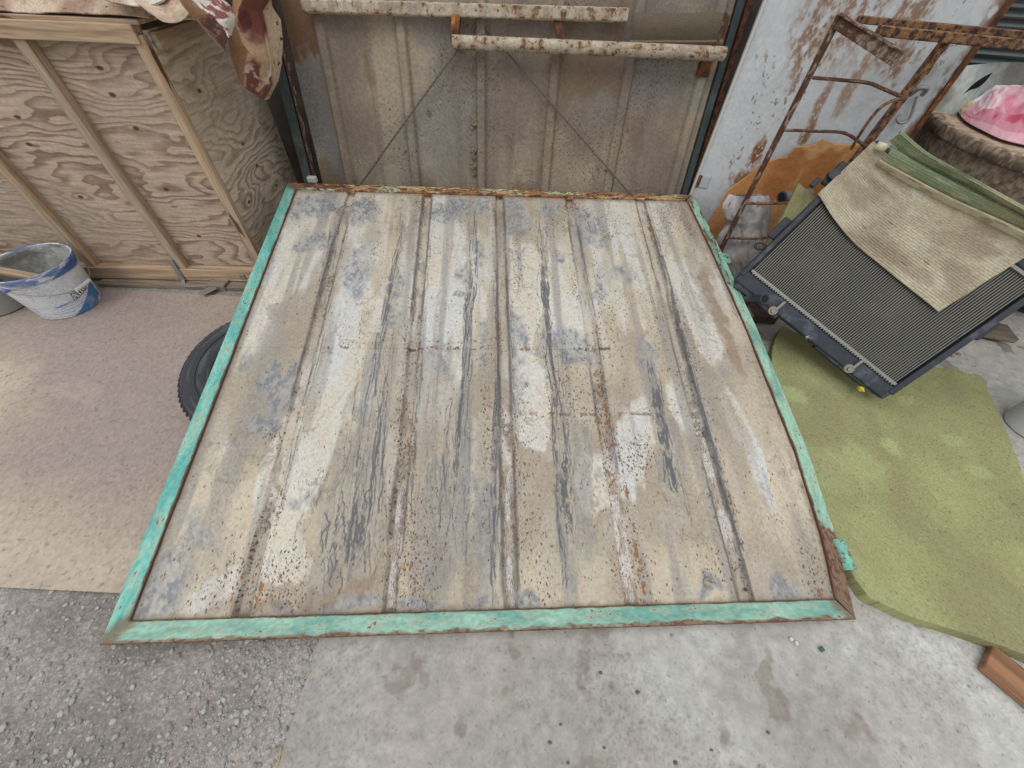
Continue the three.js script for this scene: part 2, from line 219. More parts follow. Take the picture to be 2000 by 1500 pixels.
  for (const e of [[-.953,.391,.03], [.615,.428,.03]]) { // twisted wire in two strands
    const st = []; for (const ph of [0, Math.PI]) { const pts = []; for (let i = 0; i <= 130; i++) { const b = lerp3(top, e, i / 130), a = i * .95 + ph; pts.push([b[0] + .0032 * Math.cos(a), b[1], b[2] + .02 * Math.sin(i / 130 * 3.1) + .0026 * Math.sin(a)]); } st.push(rod(pts, .0032, 260, 5)); }
    obj('twisted_wire', st, M.wire, root);
  }
}
{ // frame of the opening either side of the gate
  const teal = std({ map: rep(tex(256, 256, (u, v, o) => { set(o, [58, 68, 70]); blend(o, [80, 88, 88], ss(.5, .7, fbm(u * 6, v * 6, 4))); blend(o, [70, 56, 46], .6 * ss(.62, .75, fbm(u * 10 + 4, v * 10, 3))); mul(o, .85 + .3 * fbm(u * 60, v * 60, 2)); }), 1, 1), roughness: .7 });
  const L = thing('gate_post', 'dark teal steel frame post between the plywood crate and the corrugated gate', 'gate post'); setFrame(L, [0,0,-2.252],[1,0,0],[0,.978,-.208],[0,.208,.978]);
  obj('post', bar(.05, 1.9, .06, -1.262, .95, .0, 'y'), teal, L); obj('backing_strip', bar(.05, 1.9, .02, -1.3, .95, -.06, 'y'), M.darkPlank, L); obj('lip', bar(.012, 1.9, .03, -1.222, .95, .015, 'y'), M.thinRust, L);
  const Rr = thing('gate_post', 'dark teal frame post with a brown rusty angle beside the pale blue door', 'gate post'); setFrame(Rr, [0,0,-2.252],[1,0,0],[0,.978,-.208],[0,.208,.978]);
  obj('post', bar(.032, 1.9, .05, .943, .95, -.01, 'y'), teal, Rr); obj('rusty_angle', bar(.024, 1.9, .03, .984, .95, -.0, 'y'), std({ map: rep(rust2, 1.5, 1.5), color: 0xb09a94 }), Rr); obj('stop_lug', bar(.06, .02, .03, 1.06, 1.06, .0, 'x'), M.thinRust, Rr);
  single('paint_scrap', bar(.05, .03, .03, -1.176,.448,-2.2, 'x', .006), M.white, 'small white scrap showing behind the far left corner of the green framed panel', 'scrap');
}

// ---------------------------------------------------------------- pale blue steel door, ajar
{
  const root = thing('steel_door', 'pale blue grey steel door with rust patches standing ajar right of the gate', 'door'); setFrame(root, [.98,0,-2.33],[.959,0,.283],[0,1,0],[-.283,0,.959]);
  const DW = .815, DH = 1.62, spots = [[[.234,.684], .03, .07, 1], [[.408,.798], .022, .06, .8], [[.394,.918], .02, .1, .6], [[.228,.549], .07, .05, .75], [[.481,.985], .025, .12, .5], [[-.014,.738], .012, .1, .6]];
  const tops = [[[.244,1.171], .1, .2], [[.354,1.24], .12, .2], [[.521,1.236], .1, .16], [[.507,1.127], .08, .1], [[.612,1.086], .05, .08], [[.233,1.121], .05, .14]];
  const col = tex(1024, 1024, (u, v, o) => { const x = u * DW, y = v * DH, n = fbm(x * 4, y * 3, 4), f = fbm(x * 90, y * 70, 3), fl = fbm(x * 60, y * 34, 3), st = fbm(x * 26, y * 6, 4);
    set(o, [202, 206, 210]); blend(o, [186, 190, 197], ss(.4, .7, n)); mul(o, .95 + .1 * f);
    let r = 0; for (const [[a, b], w, h, k] of spots) { const d = Math.hypot((x - a) / w, (y - b) / h); r = Math.max(r, k * ss(1.25, .5, d + .9 * (fl - .5))); }
    let t = 0; for (const [[a, b], w, h] of tops) { const d = Math.hypot((x - a) / w, (y - b) / h); t = Math.max(t, ss(1.3, .3, d + .8 * (st - .5))); }
    const fx = fbm(x * 130, y * 80, 3), fm = fbm(x * 44, y * 20, 4); blend(o, [176, 160, 148], .7 * t * ss(.3, .6, fm)); blend(o, [132, 100, 80], .7 * t * ss(.46, .6, .55 * fm + .45 * fx)); blend(o, [128, 82, 52], r * ss(.3, .56, fx + .12)); blend(o, [186, 162, 136], .6 * ss(.08, .4, r) * ss(.55, .2, r));
    blend(o, [124, 94, 78], .85 * ss(.05, .01, DW - x + .05 * (fbm(x * 9, y * 14, 3) - .4)) * ss(.3, .5, fm)); blend(o, [128, 108, 96], .7 * ss(.62, .7, .5 * fx + .5 * fm) * ss(.48, .62, fbm(x * 5 + 9, y * 4, 3))); });
  const bmp = grey(1024, 1024, (u, v) => { const x = u * DW, y = v * DH; return .7 * fbm(x * 60, y * 34, 3) * ss(.3, .6, fbm(x * 4 + 2, y * 4, 3)) + .3 * fbm(x * 9, y * 5, 3); });
  obj('door_leaf', sheet((s, t) => [s * DW, t * DH, .02 + .006 * (fbm(s * 5, t * 6, 3) - .5)], 60, 90, .035), std({ map: col, bumpMap: bmp, bumpScale: .004, roughness: .55 }), root);
  obj('edge_fold', bar(.012, DH, .05, -.004, DH / 2, .008, 'y'), M.white, root); obj('edge_fold', bar(.02, DH, .05, DW + .006, DH / 2, .008, 'y'), M.rust, root);
  const [hx, hy] = [.043,.512]; const hp = obj('hinge_plate', bar(.045, .06, .006, hx, hy, .024, 'x'), std({ color: 0xb4b9be, roughness: .6 }), root); obj('hinge_pin', rod([[hx - .03, hy - .03, .026], [hx - .03, hy + .03, .026]], .008), M.rust, hp);
  const [kx, ky] = [.714,1.074]; const disc = new THREE.CylinderGeometry(.026, .028, .01, 28); disc.rotateX(Math.PI / 2); disc.translate(kx, ky, .03); const ro = obj('lock_rosette', metreUV(disc), std({ color: 0xb5b2a8, metalness: .5, roughness: .45 }), root); obj('keyhole', bar(.012, .03, .004, kx, ky, .0345), M.black, ro);
  const [ax, ay] = [.728,1.007], [cx, cy] = [.726,.905];
  obj('pull_handle', [rod([[ax - .02, ay - .02, .03], [ax - .012, ay + .01, .06], [ax + .012, ay + .012, .062], [ax + .016, ay - .012, .05]], .009), rod([[ax + .004, ay - .02, .045], [cx + .03, cy + .0, .05], [cx + .012, cy - .014, .05], [cx - .008, cy - .004, .045], [cx - .004, cy + .012, .03]], .006)], M.steel, root);
}

// ---------------------------------------------------------------- plywood crate
function plyTex(W, H, sx, sy, base, dark, knots, ph, greyed, str = 1.3) {
  const cv = (x, y) => { let h = y * 6.5 + 3.8 * fbm(x * 1.0 + ph, y * 2.6 + ph, 3) + 1.3 * fbm(x * 2.8, y * 9 + ph, 3) + .22 * fbm(x * 12, y * 40, 2); for (const [a, b, r, k] of knots) { const d2 = ((x - a) / (r * 2.6)) ** 2 + ((y - b) / (r * .8)) ** 2; h += .62 * k * Math.exp(-Math.sqrt(d2 + .05) * 1.3); } return h; };
  return tex(W, H, (u, v, o) => { const x = u * sx, y = v * sy, h = cv(x, y) * 3.3 + .16 * fbm(x * 30, y * 90, 2), g = rings(h), f = fbm(x * 8, y * 150, 3);
    set(o, base); blend(o, dark, str * g * (.3 + .7 * fbm(x * 3 + 5, y * 8, 3))); blend(o, greyed, .55 * ss(.42, .7, fbm(x * 1.5 + ph, y * 2.5, 4))); mul(o, .88 + .24 * f); mul(o, .93 + .14 * fbm(x * 90, y * 120, 2));
    for (const [a, b, r] of knots) { const d = Math.hypot((x - a) / 1.5, y - b); blend(o, [74, 50, 38], .85 * ss(.011, .005, d + .006 * (f - .5))); } });
}
{
  const root = thing('plywood_crate', 'tall plywood crate with timber studs standing at the left', 'crate'); setFrame(root, [-1.42,0,-1.815],[.998,0,-.056],[0,1,0],[.056,0,.998]);
  const WD = 1.62, HT = 1.1;
  const kn = [[[-.278,.887], .07, 1.6], [[-.262,.977], .04, .9], [[-.267,.766], .05, -1.1], [[-.304,.5], .06, 1.3], [[-.288,.251], .03, .9], [[-.734,.792], .06, 1.2], [[-.742,.45], .03, 1], [[-.78,.685], .04, -1]].map(([p, r, k]) => [p[0] + WD, p[1], r, k]);
  const ft = plyTex(1024, 768, WD, HT, [186, 166, 147], [132, 110, 93], kn, 3, [166, 152, 138]), fine = grey(512, 512, (u, v) => fbm(u * 20, v * 220, 3));
  const fr = sheet((s, t) => [mix(-WD, 0, s), .03 + t * (HT - .03), -.046], 2, 2, .012); obj('front_panel', fr, std({ map: ft, bumpMap: fine, bumpScale: .0008, roughness: .9 }), root);
  const ks = [[.15, .88, .07, 1.6], [.3, .62, .06, 1.5], [.34, .5, .05, -1.4], [.12, .4, .05, 1.2], [.45, .35, .07, 1.7], [.55, .2, .05, -1.2], [.2, .15, .05, 1]];
  const st = plyTex(768, 1024, .72, HT, [206, 188, 168], [144, 124, 105], ks, 21, [186, 171, 153], 1.1);
  obj('side_panel', sheet((s, t) => [.001, .03 + t * (HT - .03), mix(-.03, -.72, s)], 2, 2, .012, 1, 1), std({ map: st, bumpMap: fine, bumpScale: .0008, roughness: .9 }), root);
  obj('back_panel', sheet((s, t) => [mix(-WD, -.02, s), .03 + t * (HT - .03), -.715], 2, 2, .012), std({ map: ft }), root);
  obj('lid', bar(WD + .02, .014, .72, -WD / 2, HT + .026, -.36, 'x'), M.lumber, root);
  for (const x of [-1.45, -.95, -.46, -.024]) obj('stud', bar(.046, HT - .07, .044, x, .085 + (HT - .12) / 2, -.024, 'y', .004), M.lumber, root);
  obj('top_rail', bar(WD - .012, .056, .056, -WD / 2 - .012, 1.093, -.022, 'x', .004), M.lumber, root); obj('bottom_rail', bar(WD, .072, .046, -WD / 2, .062, -.02, 'x', .004), M.lumber, root);
  obj('side_batten', bar(.02, .05, .66, .014, 1.07, -.37, 'z', .003), M.lumber, root);
  const [bx, byy] = [-.485,.16], [b2x, b2y] = [-.475,.022];
  obj('metal_strap', [beam([bx, byy, .004], [b2x - .012, b2y + .012, .012], .026, .003, .001, [0, 0, 1]), beam([b2x - .014, b2y + .012, .01], [b2x + .0, .004, .05], .026, .003, .001, [0, 0, 1])], M.steel, root);
  obj('corner_plate', bar(.03, .03, .006, -.145, .06, .006), M.steel, root);
}
single('wood_block', bar(.1, .035, .07, -1.702,.02,-1.77, 'x'), M.oldPlank, 'small weathered wood block under the crate edge beside the green panel frame', 'wood block');
single('tin_scrap', beam([-1.749,.026,-1.672], [-1.705,.028,-1.739], .05, .004), M.steel, 'bent grey metal scrap on the board in front of the crate', 'metal scrap');
single('loose_wire', rod([[-2.004,.03,-1.747], [-1.921,.028,-1.738], [-1.839,.03,-1.724], [-1.748,.034,-1.746]], .0018, 30, 5), M.steel, 'thin stiff wire lying on the ground under the metal strap of the crate', 'wire');

// ---------------------------------------------------------------- old lino draped over the crate
{
  const root = thing('draped_lino', 'crumpled brown lino with maroon and white painted underside draped over the crate', 'lino sheet');
  const plain = tex(512, 512, (u, v, o) => { const n = fbm(u * 5, v * 5, 5); set(o, [172, 146, 126]); blend(o, [196, 174, 152], ss(.5, .68, n)); blend(o, [150, 122, 104], ss(.48, .34, n)); blend(o, [150, 120, 118], .4 * ss(.55, .7, fbm(u * 4 + 8, v * 4, 3))); blend(o, [96, 74, 62], .7 * ss(.74, .82, fbm(u * 26, v * 26, 2))); mul(o, .88 + .24 * fbm(u * 70, v * 70, 3)); });
  const mp = std({ map: plain, roughness: .8, bumpMap: grey(256, 256, (u, v) => fbm(u * 8, v * 8, 4)), bumpScale: .006 });
  // bulging top layer
  const xa = -2.35, xb = -1.171;
  obj('top_layer', sheet((s, t) => { const x = mix(xa, xb, s), q = Math.sin(Math.min(t * 2.6, 1.57)), w = fbm(s * 7, t * 2, 3) - .5; return [x, 1.137 + .13 * q * (1 + .6 * w) * (1 - .35 * ss(.85, 1, s)) + .01 * fbm(s * 22, t * 9, 2), -1.83 + .03 * Math.sin(t * 3.1) - .62 * t + .02 * w + (1 - s) * .055]; }, 90, 40, .004, 4, 1.6), mp, root);
  const hem = std({ map: rep(tex(256, 256, (u, v, o) => { set(o, [206, 196, 180]); blend(o, [176, 152, 132], ss(.45, .65, fbm(u * 6, v * 4, 4))); mul(o, .9 + .2 * fbm(u * 60, v * 60, 2)); }), 1, 1), roughness: .8 });
  const h0 = curve([[-1.464,1.2,-1.76],[-1.425,1.184,-1.76],[-1.388,1.18,-1.76],[-1.335,1.177,-1.76],[-1.282,1.183,-1.76],[-1.24,1.195,-1.76]]), h1 = curve([[-1.548,1.258,-1.9],[-1.466,1.261,-1.9],[-1.393,1.252,-1.9],[-1.32,1.255,-1.9],[-1.251,1.251,-1.9],[-1.164,1.248,-1.9]]);
  obj('folded_hem', sheet((s, t) => { const p = lerp3(h0(s), h1(s), t); p[1] += .03 * Math.sin(t * 3); return p; }, 40, 10, .006, .5, .2), hem, root);
  // small lobe under the hem
  const l0 = curve([[-1.304,1.182,-1.74],[-1.283,1.158,-1.74],[-1.261,1.143,-1.74],[-1.214,1.143,-1.74],[-1.176,1.157,-1.74],[-1.145,1.178,-1.74],[-1.118,1.201,-1.74]]), l1 = curve([[-1.366,1.208,-1.84],[-1.312,1.21,-1.84],[-1.275,1.211,-1.84],[-1.238,1.215,-1.84],[-1.2,1.219,-1.84],[-1.177,1.222,-1.84],[-1.152,1.226,-1.84]]);
  obj('small_lobe', sheet((s, t) => { const p = lerp3(l0(s), l1(s), t); p[2] += .03 * Math.sin(t * 3); return p; }, 30, 10, .005, .3, .2), mp, root);
  // folded-over pointed flap: pale upper face, brown and maroon side
  const f0 = curve([[-1.144,1.238,-1.7],[-1.133,1.188,-1.7],[-1.112,1.159,-1.7],[-1.09,1.122,-1.7],[-1.061,1.079,-1.7]]), f1 = curve([[-1.091,1.243,-1.66],[-1.073,1.206,-1.66],[-1.043,1.181,-1.66],[-1.016,1.155,-1.66],[-1.003,1.126,-1.66]]), f2 = curve([[-1.068,1.249,-1.76],[-1.045,1.214,-1.76],[-1.017,1.186,-1.76],[-1.017,1.161,-1.76],[-1.052,1.121,-1.76]]);
  const side = tex(256, 512, (u, v, o) => { const n = fbm(u * 6, v * 12, 4); set(o, [150, 112, 82]); blend(o, [82, 52, 48], ss(.45, .6, v + .3 * (n - .5)) * ss(.1, .4, u)); blend(o, [170, 140, 116], ss(.55, .7, n) * .5); mul(o, .85 + .3 * fbm(u * 40, v * 60, 2)); });
  obj('pointed_flap', sheet((s, t) => { const p = lerp3(f0(t), f1(t), s); p[2] += .012 * Math.sin(s * 3.1); return p; }, 8, 40, .004), std({ map: side, roughness: .8 }), root).userData = { label: 'brown and maroon side of the fold' };
  const white = tex(512, 512, (u, v, o) => { const n = fbm(u * 7, v * 9, 5), m = fbm(u * 4 + 3, v * 5 + 7, 4); set(o, [212, 204, 192]); blend(o, [120, 64, 58], .9 * ss(.52, .64, m)); blend(o, [176, 150, 130], .6 * ss(.56, .7, n)); blend(o, [88, 44, 42], .8 * ss(.66, .74, n)); mul(o, .88 + .24 * fbm(u * 50, v * 50, 3)); });
  obj('pale_flap', sheet((s, t) => { const p = lerp3(f1(t), f2(t), s); p[1] += .02 * (fbm(s * 4, t * 5, 3) - .5); p[2] += .02 * (fbm(s * 4 + 8, t * 5, 3) - .5); return p; }, 30, 40, .004), std({ map: white, roughness: .75 }), root).userData = { label: 'white painted face of the fold' };
  // big hanging flap
  const a0 = poly([[-1.083,1.234,-1.98],[-1.139,1.151,-1.98],[-1.175,1.114,-1.98],[-1.201,1.061,-1.98],[-1.216,1.005,-1.98],[-1.221,.955,-1.98],[-1.221,.915,-1.98]]), a1 = poly([[-.958,1.268,-1.9],[-1.058,1.176,-1.9],[-1.103,1.12,-1.9],[-1.1,1.069,-1.9],[-1.085,1.044,-1.9],[-1.127,.991,-1.9],[-1.169,.931,-1.9]]), a2 = poly([[-.91,1.268,-1.95],[-1.034,1.159,-1.95],[-1.036,1.116,-1.95],[-1.042,1.084,-1.95],[-1.051,1.009,-1.95],[-1.087,.958,-1.95],[-1.154,.892,-1.95]]), a3 = poly([[-.886,1.267,-1.98],[-1.026,1.156,-1.98],[-1.037,1.098,-1.98],[-1.053,1.036,-1.98],[-1.074,.97,-1.98],[-1.091,.926,-1.98],[-1.149,.871,-1.98]]), a4 = poly([[-1.013,1.272,-2.04],[-1.017,1.157,-2.04],[-.998,1.122,-2.04],[-1.016,1.06,-2.04],[-1.049,.993,-2.04],[-1.091,.931,-2.04],[-1.164,.86,-2.04]]);
  const hang = tex(1024, 1024, (u, v, o) => { const n = fbm(u * 8, v * 12, 5), m = fbm(u * 6 + 31, v * 7, 4), w = u + .07 * (n - .5); // u across, v from top to tip
    set(o, [186, 160, 132]); blend(o, [150, 112, 78], ss(.27, .22, w)); 
    const mid = ss(.24, .27, w) * ss(.78, .7, w); blend(o, [118, 66, 56], mid * ss(.56, .46, v + .2 * (m - .5))); blend(o, [84, 40, 38], mid * .8 * ss(.5, .62, m) * ss(.6, .5, v)); blend(o, [176, 146, 116], mid * ss(.5, .6, v + .1 * (m - .5)) * .9); blend(o, [214, 206, 196], ss(.52, .6, w) * ss(.74, .66, w) * ss(.46, .56, v) * ss(.86, .78, v)); blend(o, [104, 58, 54], mid * .9 * ss(.72, .8, v + .1 * n) * ss(.44, .54, m)); blend(o, [205, 188, 172], mid * .8 * ss(.6, .68, n) * ss(.7, .8, v));
    blend(o, [190, 168, 142], ss(.78, .86, w)); blend(o, [90, 64, 50], ss(.76, .8, w) * ss(.74, .8, fbm(u * 18, v * 22, 2))); mul(o, .86 + .28 * fbm(u * 60, v * 60, 3)); });
  const C = [a0, a1, a2, a3, a4];
  obj('hanging_flap', sheet((s, t) => { const k = Math.min(3, Math.floor(s * 4)), f = s * 4 - k, p = lerp3(C[k](t), C[k + 1](t), f); const b = Math.sin(f * Math.PI) * .006; p[2] += b + .012 * (fbm(s * 5, t * 6, 3) - .5); return p; }, 48, 70, .004), std({ map: hang, roughness: .75, bumpMap: grey(256, 256, (u, v) => fbm(u * 14, v * 14, 4)), bumpScale: .004 }), root).userData = { label: 'hanging flap stained maroon and white' };
}

// ---------------------------------------------------------------- buckets
{
  const H = .255, r0 = .132, r1 = .166, root = thing('paint_bucket', 'white plastic bucket smeared with blue paint and crusted with cement inside', 'bucket'); root.position.set(-2.385, .012, -1.55);
  const cv = document.createElement('canvas'); cv.width = 2048; cv.height = 512; const c = cv.getContext('2d'); c.fillStyle = '#d4d8dc'; c.fillRect(0, 0, 2048, 512);
  for (let i = 0; i < 330; i++) { c.strokeStyle = `rgba(${rr(60, 110) | 0},${rr(80, 130) | 0},${rr(150, 190) | 0},${rr(.15, .6)})`; c.lineWidth = rr(2, 10); const x = rr(0, 2048), y = rnd() < .5 ? rr(0, 105) : rr(330, 512); c.beginPath(); c.moveTo(x, y); c.bezierCurveTo(x + rr(20, 60), y + rr(-16, 16), x + rr(60, 130), y + rr(-20, 20), x + rr(80, 240), y + rr(-24, 24)); c.stroke(); }
  for (let i = 0; i < 40; i++) { c.fillStyle = `rgba(60,96,160,${rr(.35, .8)})`; c.beginPath(); c.ellipse(rr(0, 2048), rr(10, 90), rr(40, 150), rr(8, 26), rr(-.1, .1), 0, 7); c.fill(); }
  for (let i = 0; i < 170; i++) { c.fillStyle = `rgba(${rr(90, 130) | 0},${rr(86, 110) | 0},${rr(84, 104) | 0},${rr(.3, .8)})`; c.beginPath(); c.ellipse(rr(0, 2048), rr(110, 420), rr(1, 9), rr(1, 5), rr(0, 3), 0, 7); c.fill(); }
  const tx = 2048 * .155; for (let i = 0; i < 90; i++) { const k = rnd(); c.strokeStyle = `rgba(${rr(58, 92) | 0},${rr(104, 140) | 0},${rr(160, 190) | 0},${rr(.4, .9)})`; c.lineWidth = rr(6, 22); c.beginPath(); c.moveTo(tx - 60 + k * 330, 520 - k * 20); c.quadraticCurveTo(tx + 60 + k * 260, 470 - k * 70, tx + 330 + rr(0, 60), 270 + k * 200 + rr(-20, 20)); c.stroke(); }
  c.save(); c.translate(tx + 60, 345); c.rotate(-.25); c.font = 'bold 92px serif'; c.lineWidth = 18; c.strokeStyle = '#39444f'; c.strokeText('Alm', 0, 0); c.fillStyle = '#eef0f0'; c.fillText('Alm', 0, 0); c.restore();
  const D = c.getImageData(0, 0, 2048, 512).data;
  const map = tex(2048, 512, (u, v, o) => { const w = clamp(v + .012 * (fbm(u * 60, v * 16, 3) - .5)), i = ((((1 - w) * 511) | 0) * 2048 + ((u * 2047) | 0)) * 4; set(o, [D[i], D[i + 1], D[i + 2]]); blend(o, [186, 186, 186], .4 * ss(.5, .68, fbm(u * 16, v * 6, 4))); mul(o, .9 + .2 * fbm(u * 160, v * 40, 2)); }, true, THREE.RepeatWrapping);
  const L = (pts) => new THREE.LatheGeometry(pts.map((p) => new THREE.Vector2(...p)), 72);
  const bg = L([[r0, 0], [mix(r0, r1, .25), H * .25], [mix(r0, r1, .5), H * .5], [mix(r0, r1, .82), H * .82]]); obj('bucket_wall', bg, std({ map, roughness: .5 }), root); const uvb = bg.attributes.uv; for (let i = 0; i < uvb.count; i++) uvb.setY(i, uvb.getY(i) * .82);
  obj('bucket_base', L([[0, 0], [r0, 0]]), M.white, root);
  const rm = L([[mix(r0, r1, .82), H * .82], [r1 * .985, H * .82], [r1 * 1.0, H * .86], [r1 * 1.0, H * .93], [r1 * 1.035, H * .94], [r1 * 1.04, H * .99], [r1 * 1.02, H], [r1 * .985, H * .985]]); const ur = rm.attributes.uv; for (let i = 0; i < ur.count; i++) ur.setY(i, .82 + ur.getY(i) * .17);
  obj('rim', rm, std({ map, roughness: .5 }), root);
  const cem = std({ map: rep(tex(512, 256, (u, v, o) => { const n = fbm(u * 14, v * 6, 4); set(o, [138, 138, 134]); blend(o, [112, 110, 106], ss(.52, .62, n)); blend(o, [164, 164, 160], ss(.46, .34, n)); mul(o, .85 + .3 * fbm(u * 80, v * 40, 3)); }), 1, 1), roughness: .95, bumpMap: grey(256, 128, (u, v) => fbm(u * 20, v * 10, 4)), bumpScale: .004 });
  obj('cement_lining', L([[r1 * .985, H * .985], [mix(r0, r1, .8) - .006, H * .8], [mix(r0, r1, .3) - .008, H * .3], [r0 * .9, H * .14], [0, H * .13]]), cem, root);
  const bd = new THREE.Vector3(1, 0, .02).normalize(), e1 = new THREE.Vector3(-bd.z, 0, bd.x), pts = [];
  for (let i = 0; i <= 24; i++) { const a = Math.PI * i / 24, R = r1 * 1.02; const p = e1.clone().multiplyScalar(R * Math.cos(a)).add(bd.clone().multiplyScalar(R * 1.02 * Math.sin(a))); pts.push([p.x, H * .8 - .075 * Math.sin(a), p.z]); }
  const hd = obj('wire_handle', rod(pts, .0022, 90, 6), M.steel, root); const mid = pts[12]; obj('grip', rod([[mid[0] - e1.x * .045, mid[1] + .002, mid[2] - e1.z * .045], mid, [mid[0] + e1.x * .045, mid[1] + .002, mid[2] + e1.z * .045]], .009, 12, 12), M.white, hd);
  for (const s of [1, -1]) { const k = new THREE.SphereGeometry(.012, 12, 8); k.translate(e1.x * r1 * s, H * .8, e1.z * r1 * s); obj('handle_ear', metreUV(k), std({ color: 0x5b74a8, roughness: .5 }), root); }
  single('wood_stick', beam([-2.496,.28,-1.464], [-2.343,.21,-1.503], .04, .016), M.lumber, 'pale wooden stick lying inside the blue smeared bucket', 'stick');
  const g2 = thing('grey_bucket', 'plain grey plastic tub half hidden behind the blue smeared bucket', 'bucket'); g2.position.set(-2.72, .012, -1.52);
  const gm = std({ color: 0x9a9894, roughness: .6 }); obj('tub_wall', L([[0, 0], [.12, 0], [.125, .006], [.155, .2], [.16, .2], [.16, .21], [.15, .21], [.12, .01]]), gm, g2); 
}

// ---------------------------------------------------------------- tyre under the panel
{
  const root = thing('old_tyre', 'worn black car tyre lying under the left edge of the green framed panel', 'tyre'); root.position.set(-1.03, .012, -1.03); 
  const R = .295, w = .082, S = new THREE.Group(); 
  const pr = [[.175, -.07], [.2, -.082], [.25, -.085], [.283, -.07], [.297, -.045], [R, 0], [.297, .045], [.283, .07], [.25, .085], [.235, .086], [.2, .08], [.196, .077], [.178, .072], [.172, .06], [.172, -.06], [.175, -.07]];
  const sh = obj('carcass', new THREE.LatheGeometry(pr.map((p) => new THREE.Vector2(...p)), 96), M.rubber, root); 
  const bl = []; for (let i = 0; i < 72; i++) for (const y of [-.056, .056]) { const b = new THREE.BoxGeometry(.006, .034, .014); b.rotateZ(y > 0 ? .55 : -.55); b.rotateX(.35); b.translate(.292, y, 0); b.rotateY(i / 72 * 6.2832); bl.push(metreUV(b)); } for (let i = 0; i < 72; i++) { const b = new THREE.BoxGeometry(.006, .055, .018); b.rotateX(.5); b.translate(.2955, 0, 0); b.rotateY((i + .5) / 72 * 6.2832); bl.push(metreUV(b)); }
  obj('tread', bl, M.rubber, root).userData = { kind: 'stuff' };
  const rg = new THREE.TorusGeometry(.225, .003, 6, 80); rg.rotateX(Math.PI / 2); rg.translate(0, .086, 0); obj('bead_line', metreUV(rg), M.rubber, root);
  const q = new THREE.Vector3(.023,.981,.192); root.quaternion.setFromUnitVectors(new THREE.Vector3(0, 1, 0), q); root.scale.set(1, .7, 1); root.position.set(-1.067,.14,-1.044);
}

